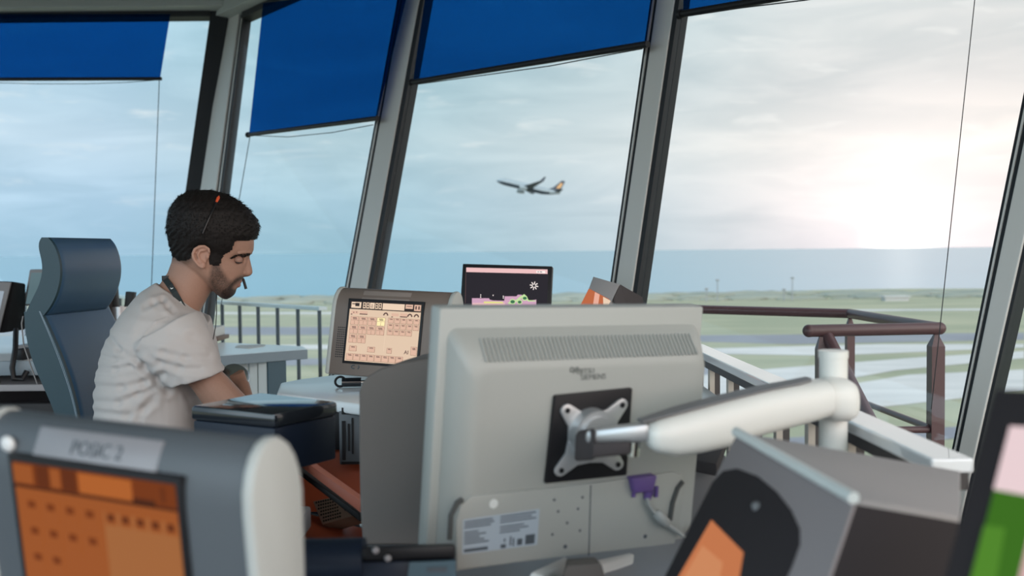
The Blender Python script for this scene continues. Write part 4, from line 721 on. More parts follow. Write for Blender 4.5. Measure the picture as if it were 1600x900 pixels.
b0 = P(196, 495, 4.36); t = thing('telephone', 'dark desk telephone in front of the steel cup', 'telephone', Vector((b0.x, b0.y, .7505))); q = MB(); q.hull8([(b0.x-.12, 4.27, .7505), (b0.x+.10, 4.27, .7505), (b0.x+.10, 4.42, .7505), (b0.x-.12, 4.42, .7505), (b0.x-.12, 4.27, .80), (b0.x+.10, 4.27, .80), (b0.x+.10, 4.42, .87), (b0.x-.12, 4.42, .87)], 0, .006); q.build('base', 'black_plastic', t); q = MB(); q.tube([(b0.x-.09, 4.33, .86), (b0.x-.08, 4.34, .885), (b0.x+.06, 4.34, .885), (b0.x+.07, 4.33, .86)], .014, 12); q.build('handset', 'dark_grey', t)
# ------------------------------------------------------------------ chair
hdg = R_(-9); fd = Vector((math.cos(hdg), math.sin(hdg), 0)); lf = Vector((-fd.y, fd.x, 0)); cp0 = P(75, 430, 2.42)
def CP(px, py): return PP(px, py, cp0, lf)              # near side plane of the chair
cb = CP(130, 700); CW = .275
t = thing('office_chair', 'blue leather office chair with a curved headrest behind the man', 'chair', Vector((cb.x+.25, cb.y+.12, 0)))
def slab_loft(front, back, y0, y1, rnd, n=8):
    """padded slab: front/back outlines in the side plane, swept across the width with rounded flanks"""
    rings = []; m = len(front)
    prof = [(y0+rnd*(1-math.cos(a_)), math.sin(a_)) for a_ in [math.pi/2*k/n for k in range(n+1)]]+[(y1-rnd*(1-math.cos(a_)), math.sin(a_)) for a_ in [math.pi/2*(1-k/n) for k in range(n+1)]]
    for wv, s_ in prof:
        s_ = .62+.38*s_; r = []
        for f, b in zip(front, back): c = (f+b)/2; r.append(c+(f-c)*s_+lf*wv)
        for f, b in reversed(list(zip(front, back))): c = (f+b)/2; r.append(c+(b-c)*s_+lf*wv)
        rings.append(r)
    return rings
def spl(pts, n=24):                                      # smooth resample of photo points
    pts = np.array(pts, float); d = np.r_[0, np.cumsum(np.hypot(*np.diff(pts, axis=0).T))]; tt = np.linspace(0, d[-1], n)
    o = np.c_[np.interp(tt, d, pts[:, 0]), np.interp(tt, d, pts[:, 1])]
    for _ in range(3): o[1:-1] = .25*o[:-2]+.5*o[1:-1]+.25*o[2:]
    return o
hf = spl([(76, 371), (84, 376), (92, 393), (97, 415), (97, 435), (92, 458), (83, 478), (71, 493)]); hb_ = spl([(66, 371), (60, 376), (61, 390), (66, 408), (67, 425), (61, 447), (50, 468), (40, 490)])
q = MB(); q.loft(slab_loft([CP(*p) for p in hf], [CP(*p) for p in hb_], .0, CW, .018)); q.build('headrest', 'chair_leather', t, smooth=60)
# darker side band of the headrest
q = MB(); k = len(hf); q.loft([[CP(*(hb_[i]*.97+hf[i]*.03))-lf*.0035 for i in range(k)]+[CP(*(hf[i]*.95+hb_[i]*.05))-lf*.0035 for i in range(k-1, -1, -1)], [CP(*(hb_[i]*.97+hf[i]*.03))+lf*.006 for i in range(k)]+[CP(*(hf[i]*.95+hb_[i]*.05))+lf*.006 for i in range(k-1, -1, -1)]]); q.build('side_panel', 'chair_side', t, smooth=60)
bf = spl([(67, 486), (84, 520), (101, 560), (116, 605), (126, 650), (132, 700), (140, 760)]); bb = spl([(38, 487), (40, 530), (52, 570), (70, 610), (88, 650), (98, 700), (104, 760)])
q = MB(); q.loft(slab_loft([CP(*p) for p in bf], [CP(*p) for p in bb], .0, CW+.02, .02)); q.build('backrest', 'chair_leather', t, smooth=60)
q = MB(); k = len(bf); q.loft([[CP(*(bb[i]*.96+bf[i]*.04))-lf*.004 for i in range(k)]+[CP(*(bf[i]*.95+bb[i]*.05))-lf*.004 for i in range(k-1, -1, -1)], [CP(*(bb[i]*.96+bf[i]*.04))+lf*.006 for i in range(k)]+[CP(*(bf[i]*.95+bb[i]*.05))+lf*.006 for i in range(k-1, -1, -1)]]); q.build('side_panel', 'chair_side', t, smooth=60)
q = MB()
for off in (.90, .86): q.tube([CP(*(bf[i]*off+bb[i]*(1-off)))-lf*.0042 for i in range(k)], .0007, 6)
q.build('stitching', 'thread', t)
q = MB(); q.tube([CP(37, 494)-lf*.002, CP(35, 505)-lf*.003, CP(38, 540)-lf*.002, CP(58, 600)], .0018, 8); q.build('back_edge', 'mid_grey', t)
q = MB(); q.cyl(CP(163, 478)+lf*(CW-.02), CP(163, 500)+lf*(CW-.02), .006, 10); q.build('headrest_post', 'chrome', t)
so = CP(150, 740); so.z = .48; q = MB(); sx0 = Matrix.Translation((so.x, so.y, 0)) @ Matrix.Rotation(hdg, 4, 'Z'); q.box((-.06, -.08, .42), (.42, CW+.10, .50), 0, .03, sx0, 4); q.build('seat', 'chair_leather', t)
for y_ in (-.12, CW+.10):
    q = MB(); q.tube([sx0 @ Vector(v) for v in ((.02, y_, .45), (.02, y_, .62), (.04, y_, .66), (.26, y_, .66))], .016, 10); q.build('armrest', 'black_plastic', t)
q = MB(); c = sx0 @ Vector((.18, CW/2, 0)); q.cyl((c.x, c.y, .08), (c.x, c.y, .42), .03, 20); q.build('gas_post', 'chrome', t)
for i in range(5):
    a_ = i*2*math.pi/5; e = Vector((c.x+.28*math.cos(a_), c.y+.28*math.sin(a_), .075)); q = MB(); q.tube([(c.x, c.y, .10), e], [.028, .016], 10); lg = q.build('base_leg', 'black_plastic', t)
    q = MB(); q.cyl(e+Vector((-.02*math.sin(a_), .02*math.cos(a_), -.045)), e+Vector((.02*math.sin(a_), -.02*math.cos(a_), -.045)), .029, 16); q.build('caster', 'black_plastic', lg)
# ------------------------------------------------------------------ man: profile plane square to the line of sight
O = P(330, 390, 2.34); fv = Vector((O.x, O.y, 0)).normalized(); rv = Vector((fv.y, -fv.x, 0)); UP = Vector((0, 0, 1)); PX = (P(331, 390, 2.34)-P(330, 390, 2.34)).length*.965
def Q(px, py, off=0.): return PP(px, py, O+fv*off, fv)  # off>0 lies further from the camera
ORI = Q(0, 0)
def Q0(px, py, offpx=0.): return Q(px, py)+fv*offpx*PX
def unpx(v):                                             # world -> photo-like px,py,off in px on the profile plane
    d = v-O; p0_ = v-fv*d.dot(fv); c_ = RC.transposed() @ (p0_-CAM); return 800+F*c_.x/-c_.z, 450-F*c_.y/-c_.z, d.dot(fv)/PX
def sring(xb, xf, y, W, n=40, e=2.35, y2=None):
    """closed slice at photo height y from back xb to front xf, half width W px"""
    xc, a_ = (xb+xf)/2, (xf-xb)/2; o = []; y2 = y if y2 is None else y2
    for k in range(n):
        an = 2*math.pi*k/n; c_, s_ = math.cos(an), math.sin(an); u = math.copysign(abs(c_)**(2/e), c_)
        o.append(Q0(xc+a_*u, (y+y2)/2+(y2-y)/2*u, -W*math.copysign(abs(s_)**(2/e), s_)))
    return o
def remesh(mbs, voxel, smooth_it, name='tmp'):
    me = bpy.data.meshes.new(name); v, f = [], []
    for m_ in mbs: n = len(v); v += m_.v; f += [tuple(i+n for i in t_) for t_ in m_.f]
    me.from_pydata([tuple(a_) for a_ in v], [], f); b = bmesh.new(); b.from_mesh(me); bmesh.ops.recalc_face_normals(b, faces=b.faces[:]); b.to_mesh(me); b.free()
    o = bpy.data.objects.new(name, me); COL.objects.link(o)
    m1 = o.modifiers.new('r', 'REMESH'); m1.mode = 'VOXEL'; m1.voxel_size = voxel
    if smooth_it: m2 = o.modifiers.new('s', 'SMOOTH'); m2.factor = .5; m2.iterations = smooth_it
    dg = bpy.context.evaluated_depsgraph_get(); out = bpy.data.meshes.new_from_object(o.evaluated_get(dg)); bpy.data.objects.remove(o); return out
def interp(tab, y):
    t_ = np.array(tab, float); return [np.interp(y, t_[:, 0], t_[:, i]) for i in range(1, t_.shape[1])]
HEAD = [(306, 300, 330, 10), (309, 292, 346, 23), (314, 284, 358, 34), (322, 276.5, 372, 43), (335, 270.5, 386, 50), (350, 268.5, 393, 53), (365, 268, 396.5, 53.5), (380, 268.5, 397, 52.5), (390, 269.5, 396.5, 51), (395, 270.5, 394.5, 50), (400, 272, 389.5, 49.5), (408, 275, 386.5, 49), (416, 280, 384.5, 48), (424, 290, 382.5, 47), (432, 301, 380.5, 45.5), (436, 308, 379, 44.5), (440, 314, 377, 43), (444, 319, 373.5, 41), (448, 324, 371, 38.5), (452, 329, 369.5, 35.5), (456, 334, 368.5, 31), (460, 338.5, 366.5, 26), (463, 342, 363.5, 21), (466, 346.5, 358.5, 13), (467.5, 350, 355, 5)]
def egg(xb, xf, y, W, n=56):
    xc, a_ = (xb+xf)/2, (xf-xb)/2; o = []
    face = sm((y-375)/40)                                # lower slices: narrower towards the front
    for k in range(n):
        an = 2*math.pi*k/n; c_, s_ = math.cos(an), math.sin(an); e = 2.3
        u = math.copysign(abs(c_)**(2/e), c_); l = math.copysign(abs(s_)**(2/e), s_); tq = (u+1)/2
        l *= 1-(.10+.16*face)*max(0, tq-.35)/.65
        o.append(Q0(xc+a_*u, y, -W*l))
    return o
ys = np.r_[np.arange(306, 330, 3), np.arange(330, 468, 3.), 467.5]
head = MB(); head.loft([egg(*interp(HEAD, y)[:2], y, interp(HEAD, y)[2]) for y in ys])
nose = MB(); nose.loft([sring(b_, f_, y, W_, 24, 2.0) for y, b_, f_, W_ in ((393, 380, 392.5, 5), (398, 378, 390.2, 5.5), (404, 374, 390.4, 6), (410, 372, 391.9, 7), (416, 371, 393.2, 8), (421, 370, 394.4, 9.6), (425, 370, 394.8, 10.8), (428, 370, 394, 11.2), (430.5, 370, 391.5, 10), (432.5, 371, 386, 7))])
for s in (-1, 1): nose.ball(Q0(381.5, 426, s*9.2), PX*4.6)
lips = MB()
lips.loft([sring(364+dx, 378.8-dx*.6, y, W_, 24, 2.0) for y, dx, W_ in ((435, 3, 8), (437, 1, 13), (439.5, 0, 15.5), (441.5, 2, 14))]); lips.loft([sring(362+dx, 376.6-dx*.6, y, W_, 24, 2.0) for y, dx, W_ in ((442.5, 2, 14), (444.5, 0, 15), (447, 1, 13), (449, 4, 9))])
brow = MB()
for s in (-1, 1): brow.tube([Q0(391, 394.5, s*8), Q0(388, 393.5, s*18), Q0(380, 394.5, s*29), Q0(370, 397, s*37)], [PX*4, PX*4.5, PX*4, PX*3], 10)
ears = MB()
for s in (-1, 1):
    L_ = 53*s
    outl = [(328, 396), (326, 389), (320, 385.3), (312, 386), (305, 390), (302.2, 397), (303.5, 404), (307.5, 410), (312, 415), (317, 417.5), (320.5, 414)]
    ears.tube([Q0(x, y, L_+s*2.5) for x, y in outl], [PX*v for v in (1.8, 2.2, 2.6, 2.8, 2.8, 2.7, 2.5, 2.3, 2.6, 3.2, 2.2)], 10)
    ears.tube([Q0(321, 391, L_+s*1), Q0(313, 392.5, L_+s*2), Q0(309.5, 398, L_+s*2), Q0(312, 406, L_+s*1.5), Q0(318, 410.5, L_+s*1)], PX*1.9, 8)
    b0 = len(ears.v); ears.loft([[Q0(x, y, L_-s*5) for x, y in outl], [Q0(x, y, L_-s*.5) for x, y in outl]])
    ears.ball(Q0(324.5, 401, L_), (PX*3, PX*3, PX*4)); ears.ball(Q0(317, 413, L_+s*1), (PX*4.5, PX*4.5, PX*4.5))
def nring(c, ang, a_, W, n=40):                          # ring in the plane across an axis tilted by ang (deg from vertical)
    dx, dy = math.cos(R_(ang)), math.sin(R_(ang)); o = []
    for k in range(n): an = 2*math.pi*k/n; u = a_*math.cos(an); o.append(Q0(c[0]+dx*u, c[1]+dy*u, -W*math.sin(an)))
    return o
neck = MB(); neck.loft([nring((311, 404), 12, 42, 38), nring((304, 424), 22, 39, 37), nring((293, 446), 32, 37, 38), nring((280, 467), 36, 38, 42), nring((268, 482), 34, 44, 50), nring((258, 500), 25, 55, 80), nring((252, 525), 12, 64, 105), nring((248, 560), 0, 68, 105), nring((244, 600), 0, 66, 98)])
# arms, placed at their own depth
def limb(mbk, pts, n=20): mbk.tube([p for p, r in pts], [r for p, r in pts], n)
arm = MB()
Sn = Q(262, 520, -.160); En = Q(362, 640, -.165); Wn = Q(405, 668, -.03); 
limb(arm, [(Sn, .044), (Sn.lerp(En, .35), .038), (Sn.lerp(En, .60), .036), (Sn.lerp(En, .75), .039), (Sn.lerp(En, .92), .041), (En+Vector((.004, 0, 0)), .040), (En.lerp(Wn, .15), .043), (En.lerp(Wn, .4), .040), (En.lerp(Wn, .75), .030), (Wn, .026)])
Sf = Q(285, 512, .175); Ef = Q(345, 636, .20); Wf = Q(368, 588, .085)
limb(arm, [(Sf, .044), (Sf.lerp(Ef, .5), .042), (Sf.lerp(Ef, .92), .042), (Ef, .040), (Ef.lerp(Wf, .25), .042), (Ef.lerp(Wf, .7), .032), (Wf, .027)])
def hand(Wp, dirv, side, palm_n):
    """palm, four curled fingers and a thumb; dirv along the hand, side towards the thumb, palm_n out of the palm"""
    m_ = MB(); d_, s_, n_ = dirv.normalized(), side.normalized(), palm_n.normalized(); rg = []
    for tt, w_, h_ in ((-.01, .026, .022), (.02, .033, .018), (.055, .041, .015), (.085, .042, .013), (.098, .038, .010)):
        c_ = Wp+d_*tt; rg.append([c_+s_*w_*math.cos(2*math.pi*k/16)+n_*h_*math.sin(2*math.pi*k/16) for k in range(16)])
    m_.loft(rg)
    for i, (ln, r) in enumerate(((.072, .0092), (.080, .0095), (.074, .009), (.058, .008))):
        b_ = Wp+d_*(.088-.004*abs(i-1.2))+s_*(.030-.0205*i); sp_ = s_*(.10-.07*i); p1 = b_+(d_+sp_+n_*.25).normalized()*ln*.45; p2 = p1+(d_+sp_+n_*.8).normalized()*ln*.32; p3 = p2+(d_*.7+n_*.9).normalized()*ln*.25
        m_.tube([b_-d_*.02, b_, p1, p2, p3], [r*1.05, r*1.08, r, r*.92, r*.7], 10); m_.ball(p3, r*.72, 0, None, 10, 8)
    b_ = Wp+d_*.022+s_*.026; p1 = b_+(d_*.6+s_*.75+n_*.3).normalized()*.042; p2 = p1+(d_*.95+s_*.25+n_*.35).normalized()*.032; p3 = p2+(d_+n_*.3).normalized()*.020
    m_.tube([b_-s_*.018-d_*.008, b_, p1, p2, p3], [.015, .0145, .0115, .0102, .0075], 10); m_.ball(p3, .0078, 0, None, 10, 8); return m_
hn = hand(Wn, (Wn-En)*1.0+Vector((0, 0, -.05)), fv, Vector((0, 0, -1))); hf_ = hand(Wf, Vector((.35, -.25, -.75)), rv*.3-fv*.6, Vector((-.5, -.2, -.2)))
bm_ = remesh([head, nose, lips, brow, ears, neck, arm, hn, hf_], .0021, 4, 'body')
n = len(bm_.vertices); co_ = np.empty(n*3); bm_.vertices.foreach_get('co', co_); co_ = co_.reshape(-1, 3)
O_, f_, r_ = np.array(O), np.array(fv), np.array(rv)
def unpx_np(v):
    off = (v-O_)@f_; p_ = v-off[:, None]*f_-np.array(CAM); c_ = p_@np.array(RC); return 800+F*c_[:, 0]/-c_[:, 2], 450-F*c_[:, 1]/-c_[:, 2], off/PX
X, Y, Z = unpx_np(co_)
isH = (Y < 500) & (X > 240)
def gs(cx, cy, sx_, sy_): return np.exp(-((X-cx)/sx_)**2-((Y-cy)/sy_)**2)
lat = np.abs(Z); sg = np.sign(Z); dz = np.zeros(n); dx = np.zeros(n)
# eye sockets, temples, cheek hollows
dz -= 13*gs(375, 405, 10, 6)*np.clip((lat-12)/10, 0, 1)*isH; dx -= 3.0*gs(384, 404, 9, 5)*np.exp(-((lat-17)/8)**2)*isH
dz -= 2.5*gs(362, 384, 9, 12)*(lat > 25)*isH; dz -= 4*gs(349, 437, 13, 10)*(lat > 15)*isH
dz -= 3.5*gs(314, 400, 4.5, 7)*(lat > 46)*isH*0
co_ += (dz*sg)[:, None]*f_*PX+dx[:, None]*r_*PX
bm_.vertices.foreach_set('co', co_.ravel()); bm_.update()
X, Y, Z = unpx_np(co_); lat = np.abs(Z)
# skin tone attribute
skin = np.array([.315, .178, .128]); beardc = np.array([.014, .011, .010]); lipc = np.array([.33, .15, .13])
def inpoly(poly, px, py):
    r = np.zeros(len(px), bool); m_ = len(poly)
    for i in range(m_):
        (x1, y1), (x2, y2) = poly[i], poly[(i+1) % m_]; c_ = ((y1 > py) != (y2 > py)) & (px < (x2-x1)*(py-y1)/(y2-y1+1e-9)+x1); r ^= c_
    return r
def soft(poly, px, py, rad=3.):
    a_ = np.zeros(len(px))
    for k in range(8): a_ += inpoly(poly, px+rad*math.cos(k*.785), py+rad*math.sin(k*.785))
    for k in range(4): a_ += inpoly(poly, px+rad*.4*math.cos(k*1.57), py+rad*.4*math.sin(k*1.57))
    return a_/12
BEARD = [(333, 406), (342, 406), (344, 416), (350, 428), (357, 437), (362, 439), (367, 434), (374, 430), (382, 431), (381, 437.5), (372, 439), (364, 445), (362, 449), (366, 451), (370, 451), (372, 448.5), (374, 450), (372, 456), (370, 466), (352, 471), (341, 465), (333, 455), (327, 440), (328, 425)]
GOAT = [(356, 445), (363, 438), (368, 433.5), (376, 430.5), (382, 431.5), (381, 437), (372, 439.5), (365, 445), (363, 449), (366, 451.5), (374, 450), (373, 457), (369, 467), (349, 471), (342, 462), (345, 452)]
nz_ = rng.random(n); bd = soft(BEARD, X, Y, 3.5)*.70*(.75+.5*nz_); gt = soft(GOAT, X, Y, 2.5)*(.80+.2*nz_); bf_ = np.clip(np.maximum(bd, gt*1.0), 0, .97)*isH
lipm = np.clip(np.exp(-((Y-438.8)/2.0)**2)+np.exp(-((Y-445.5)/2.4)**2), 0, 1)*(X > 364.5)*(X < 380)*(lat < 16)*isH
nape = soft([(262, 300), (300, 300), (303, 395), (301, 408), (292, 414), (280, 410), (262, 404)], X, Y, 5)*.7*isH*(1-(lat > 57))
earm = (lat > 48.5) & (X > 299) & (X < 331) & (Y > 383) & (Y < 420)
shade = (1-.06*rng.random(n))[:, None]; tone = skin*shade
tone = tone*(1-nape[:, None]*(~earm)[:, None])+beardc*nape[:, None]*(~earm)[:, None]
tone = tone*(1-bf_[:, None])+beardc*bf_[:, None]; tone = tone*(1-lipm[:, None]*.7)+lipc*lipm[:, None]*.7
tone = np.where(earm[:, None], np.array([.37, .205, .15]), tone)
scalp = soft([(262, 296), (405, 296), (405, 366), (396, 373), (360, 373), (359, 388), (345, 396), (340, 408), (331, 408), (331, 380), (300, 385), (296, 400), (262, 400)], X, Y, 3)*isH*(~earm); tone = tone*(1-scalp[:, None])+beardc*scalp[:, None]
ca = bm_.color_attributes.new('tone', 'FLOAT_COLOR', 'POINT'); ca.data.foreach_set('color', np.c_[tone, np.ones(n)].ravel())
bm_.materials.append(M['skin'])
seatp = Q(225, 760)
man = thing('person', 'man in a white t-shirt and black headset looking down at the console', 'person', Vector((seatp.x, seatp.y, 0)))
body = finish('body', bm_, man, True, 180)
bvh = BVHTree.FromPolygons([tuple(v) for v in co_], [tuple(p.vertices) for p in bm_.polygons])
def surf(px, py, side=-1, lift=0.):
    """point on the head seen at px,py from the near (-1) or the far (+1) side"""
    s0 = Q0(px, py, side*160); h = bvh.ray_cast(s0, fv*-side)
    if h[0] is None: return Q0(px, py, 0)
    return h[0]+fv*side*lift*PX
# eyes: lid, lashes, brows
for side in (-1, 1):
    q = MB(); e0 = Q0(371.5, 406, side*25.5); q.ball(e0, (PX*7.2, PX*7.2, PX*6.6)); q.build('eyelid', ms, man, smooth=180)
    me = man.children[-1].data; ca = me.color_attributes.new('tone', 'FLOAT_COLOR', 'POINT'); ca.data.foreach_set('color', np.tile([.275, .15, .11, 1], len(me.vertices)))
    q = MB(); q.tube([e0+(rv*dx_+UP*dy_)*PX+fv*side*o_*PX for dx_, dy_, o_ in ((-4.6, -2.6, 4.9), (-2, -4.2, 5.4), (1.5, -4.8, 5.0), (4.6, -4.4, 3.2), (6.6, -3.4, .6))], [PX*.5, PX*1.0, PX*1.1, PX*.9, PX*.4], 8); q.build('eyelashes', 'lash', man)
    q = MB(); bpts = [(361, 404.5), (365, 402.5), (370, 401), (376, 400.5), (382, 400), (387, 398.8), (390.5, 397.5)]; wd = [.5, 1.5, 2.2, 2.6, 2.6, 2.3, 1.2]
    for i in range(260):
        tt = random.random()*6; k = min(5, int(tt)); fr2 = tt-k; bx = bpts[k][0]*(1-fr2)+bpts[k+1][0]*fr2; by = bpts[k][1]*(1-fr2)+bpts[k+1][1]*fr2+random.uniform(-1, 1)*(wd[k]*(1-fr2)+wd[k+1]*fr2)
        a_ = surf(bx, by-.6, side, .3); b_ = surf(bx-random.uniform(2, 4), by+random.uniform(-1, .6)-.6, side, .9); d_ = (b_-a_).normalized(); w_ = d_.cross(fv*side).normalized()*PX*.38
        q.add([a_-w_, a_+w_, b_, a_+fv*side*PX*.35], [(0, 1, 2), (0, 3, 2), (1, 3, 2)])
    q.build('eyebrow', 'hair', man, smooth=None)
# hair: a shell grown off the skull plus short strands
HAIR = [(258, 290), (412, 290), (412, 362), (405, 366), (398, 371.5), (384, 373.5), (361, 373.5), (360, 388), (353, 393), (346, 395.5), (342.5, 407), (338.5, 413.5), (330.5, 411.5), (330.5, 394), (326, 384), (317, 380.5), (307, 382.5), (300, 388), (298, 398), (294, 404), (282, 405), (270, 406), (258, 404)]
rows = np.r_[np.arange(306, 330, 2), np.arange(330, 416, 1.6)]; nn_ = 120; q = MB(); grid = []
for y in rows: grid.append(egg(*interp(HEAD, y)[:2], y, interp(HEAD, y)[2], nn_))
G_ = np.array([[tuple(p) for p in r] for r in grid]); gx, gy, gz = unpx_np(G_.reshape(-1, 3))
ins = soft(HAIR, gx, gy, 4.5).reshape(len(rows), nn_)
vol = np.clip(ins, 0, 1)**.6*(2.2+6.0*np.clip((398-gy.reshape(ins.shape))/40, 0, 1)); front = np.exp(-((gx-395)/14)**2-((gy-352)/12)**2).reshape(ins.shape)*3.5; vol += front*ins
ph = gx.reshape(ins.shape)*.5+gy.reshape(ins.shape)*.35; vol += (np.sin(ph*1.3+2*np.sin(gy.reshape(ins.shape)*.21))*.7+rng.normal(0, .28, ins.shape))*ins
cen = np.array(Q0(330, 372)); H_ = G_.copy()
for i in range(len(rows)):
    for j in range(nn_):
        a_ = G_[i][(j+1) % nn_]-G_[i][j-1]; b_ = G_[min(i+1, len(rows)-1)][j]-G_[max(i-1, 0)][j]; nrm = np.cross(a_, b_); l_ = np.linalg.norm(nrm); nrm = nrm/l_ if l_ > 1e-12 else np.array([0, 0, 1.]); nrm = nrm*np.sign(nrm@(G_[i][j]-cen)+1e-9)
        H_[i][j] = G_[i][j]+nrm*(vol[i][j]*PX-.0012*(ins[i][j] < .05))
vs = [tuple(v) for r in H_ for v in r]; fs = []
for i in range(len(rows)-1):
    for j in range(nn_):
        if max(ins[i][j], ins[i][(j+1) % nn_], ins[i+1][j], ins[i+1][(j+1) % nn_]) > .25: a_ = i*nn_+j; b_ = i*nn_+(j+1) % nn_; fs.append((a_, b_, b_+nn_, a_+nn_))
topc = len(vs); vs.append(tuple(np.mean(H_[0], 0)+np.array([0, 0, .002]))); fs += [(topc, (j+1) % nn_, j) for j in range(nn_)]
q.add(vs, fs)
for _ in range(7500):
    i = random.randrange(len(rows)); j = random.randrange(nn_)
    if ins[i][j] < .35: continue
    p_ = Vector(H_[i][j]); nrm = Vector(H_[i][j]-G_[i][j]); nrm = nrm.normalized() if nrm.length > 1e-9 else UP
    up = sm((392-gy.reshape(ins.shape)[i][j])/50); flow = rv*(.8*up)+UP*(-.9+.5*up)+Vector((random.gauss(0, .5), random.gauss(0, .5), random.gauss(0, .5)))
    flow = (flow-nrm*flow.dot(nrm)).normalized(); ln = PX*random.uniform(3, 6)*(.55+.7*up); tip = p_+flow*ln*.8+nrm*ln*.45; w_ = flow.cross(nrm).normalized()*PX*.5; p_ = p_-nrm*PX
    q.add([p_-w_, p_+w_, p_+flow*PX*.7, tip], [(0, 1, 3), (1, 2, 3), (2, 0, 3)])
q.build('hair', 'hair', man, smooth=60)
# t-shirt
sh = MB(); sh.loft([sring(a_, b_, y, W_, 48, 2.2, y2) for y, y2, a_, b_, W_ in ((441, 478, 243, 303, 44), (446, 484, 236, 308, 56), (456, 490, 221, 318, 78), (470, 498, 206, 322, 104), (488, 506, 192, 324, 122), (512, 520, 175, 325, 130), (545, 545, 160, 323, 127), (580, 580, 151, 320, 122), (615, 615, 147, 317, 119), (650, 650, 147, 317, 118), (720, 720, 155, 318, 116), (765, 765, 160, 318, 114))])
def sleeve(pts, side):
    m_ = MB(); rings = []
    for (c_, ax, ra, rb) in pts:
        t_ = ax.normalized(); u_ = t_.cross(fv).normalized(); v_ = t_.cross(u_).normalized(); rings.append([c_+u_*ra*math.cos(2*math.pi*k/32)+v_*rb*math.sin(2*math.pi*k/32) for k in range(32)])
    m_.loft(rings); return m_
h1, h2 = Q(349, 577, -.17), Q(262, 604, -.175); hc = (h1+h2)/2; hr = (h1-h2).length/2; ax = (hc-Sn); axn = (Vector((h1.x-h2.x, h1.y-h2.y, h1.z-h2.z)).normalized()).cross(fv).normalized(); axn = axn if axn.dot(ax) > 0 else -axn
s0 = Q(258, 512, -.150)
sl = [(s0, ax, .075, .07), (s0.lerp(hc, .25)-fv*.012, ax, .078, .068), (s0.lerp(hc, .55)-fv*.006, ax*.5+axn*.1, .072, .067), (s0.lerp(hc, .8), axn, hr*1.08, .068), (hc, axn, hr*1.07, .066), (hc+axn*.002, axn, hr*1.07-.011, .056), (hc-axn*.022, axn, hr-.010, .050)]
h1f, h2f = Q(334, 560, .19), Q(275, 590, .19); hcf = (h1f+h2f)/2; s0f = Q(285, 506, .15); axf = hcf-s0f
slf = [(s0f, axf, .070, .07), (s0f.lerp(hcf, .5), axf, .068, .066), (hcf, axf, .066, .062), (hcf+axf*.005, axf, .058, .056), (hcf-axf*.2, axf, .056, .054)]
tm = remesh([sh, sleeve(sl, -1), sleeve(slf, 1)], .0036, 6, 'shirt'); n = len(tm.vertices); tc_ = np.empty(n*3); tm.vertices.foreach_get('co', tc_); tc_ = tc_.reshape(-1, 3); nr_ = np.empty(n*3); tm.vertices.foreach_get('normal', nr_); nr_ = nr_.reshape(-1, 3)
c_ = (tc_-np.array(CAM))@np.array(RC); X, Y = 800+F*c_[:, 0]/-c_[:, 2], 450-F*c_[:, 1]/-c_[:, 2]
def segd(p, q_):
    p, q_ = np.array(p, float), np.array(q_, float); d_ = q_-p; L2 = d_@d_; t_ = np.clip(((X-p[0])*d_[0]+(Y-p[1])*d_[1])/L2, 0, 1); px, py = p[0]+t_*d_[0], p[1]+t_*d_[1]; s_ = (X-px)*(-d_[1])+(Y-py)*d_[0]; return np.hypot(X-px, Y-py), np.sign(s_), t_
disp = np.zeros(n)
for path, wd_, amp in ((((166, 520), (185, 545), (212, 562), (240, 572)), 4, .006), (((212, 553), (225, 572), (245, 595), (262, 612)), 5, .009), (((153, 575), (180, 578), (205, 572), (225, 578)), 4, .005), (((148, 604), (190, 606), (225, 598), (255, 585)), 5, .007), (((150, 628), (185, 630), (215, 617), (250, 600)), 4.5, .006), (((222, 552), (250, 566), (280, 575), (310, 577)), 5, .006), (((222, 545), (255, 552), (290, 560), (325, 558)), 5, .005), (((160, 556), (178, 562), (205, 560)), 3.5, .004), (((254, 470), (262, 480), (270, 488)), 4, .006), (((226, 480), (240, 474), (254, 470)), 4, .005), (((240, 620), (225, 640), (215, 655)), 5, .005), (((270, 520), (300, 528), (330, 545)), 6, .003), (((150, 645), (200, 650), (240, 630)), 5, .006), (((282, 600), (295, 620), (300, 640)), 5, .004)):
    for a_, b_ in zip(path[:-1], path[1:]):
        d_, s_, t_ = segd(a_, b_); g_ = np.exp(-(d_/wd_)**2)-.55*np.exp(-((d_-wd_*2.0)/wd_)**2); disp -= amp*g_*.42
near = ((tc_-O_)@f_) < .02
disp *= near
# shoulder seam: raised line
seam = [(262, 497), (243, 503), (228, 520), (217, 545), (212, 553)]
for a_, b_ in zip(seam[:-1], seam[1:]): d_, s_, t_ = segd(a_, b_); disp += .0022*np.exp(-(d_/1.3)**2)*near
u_ = (tc_-O_)@r_; ww_ = tc_[:, 2]; disp += .0010*np.sin(u_*45+ww_*30+3*np.sin(ww_*17))+.0005*np.sin(u_*120-ww_*70+2*np.sin(u_*40))
tc_ += nr_*disp[:, None]; tm.vertices.foreach_set('co', tc_.ravel()); tm.materials.append(M['cotton']); shirt = finish('t_shirt', tm, man, True, 180)
q = MB(); ring_ = [Q0(272+math.cos(a_)*32*math.cos(R_(33))*1.0-0, 467+math.cos(a_)*32*math.sin(R_(33))+2, -44*math.sin(a_)) for a_ in [2*math.pi*k/48 for k in range(49)]]; q.tube(ring_, PX*3.4, 10); q.build('collar', 'cotton', man, smooth=180)
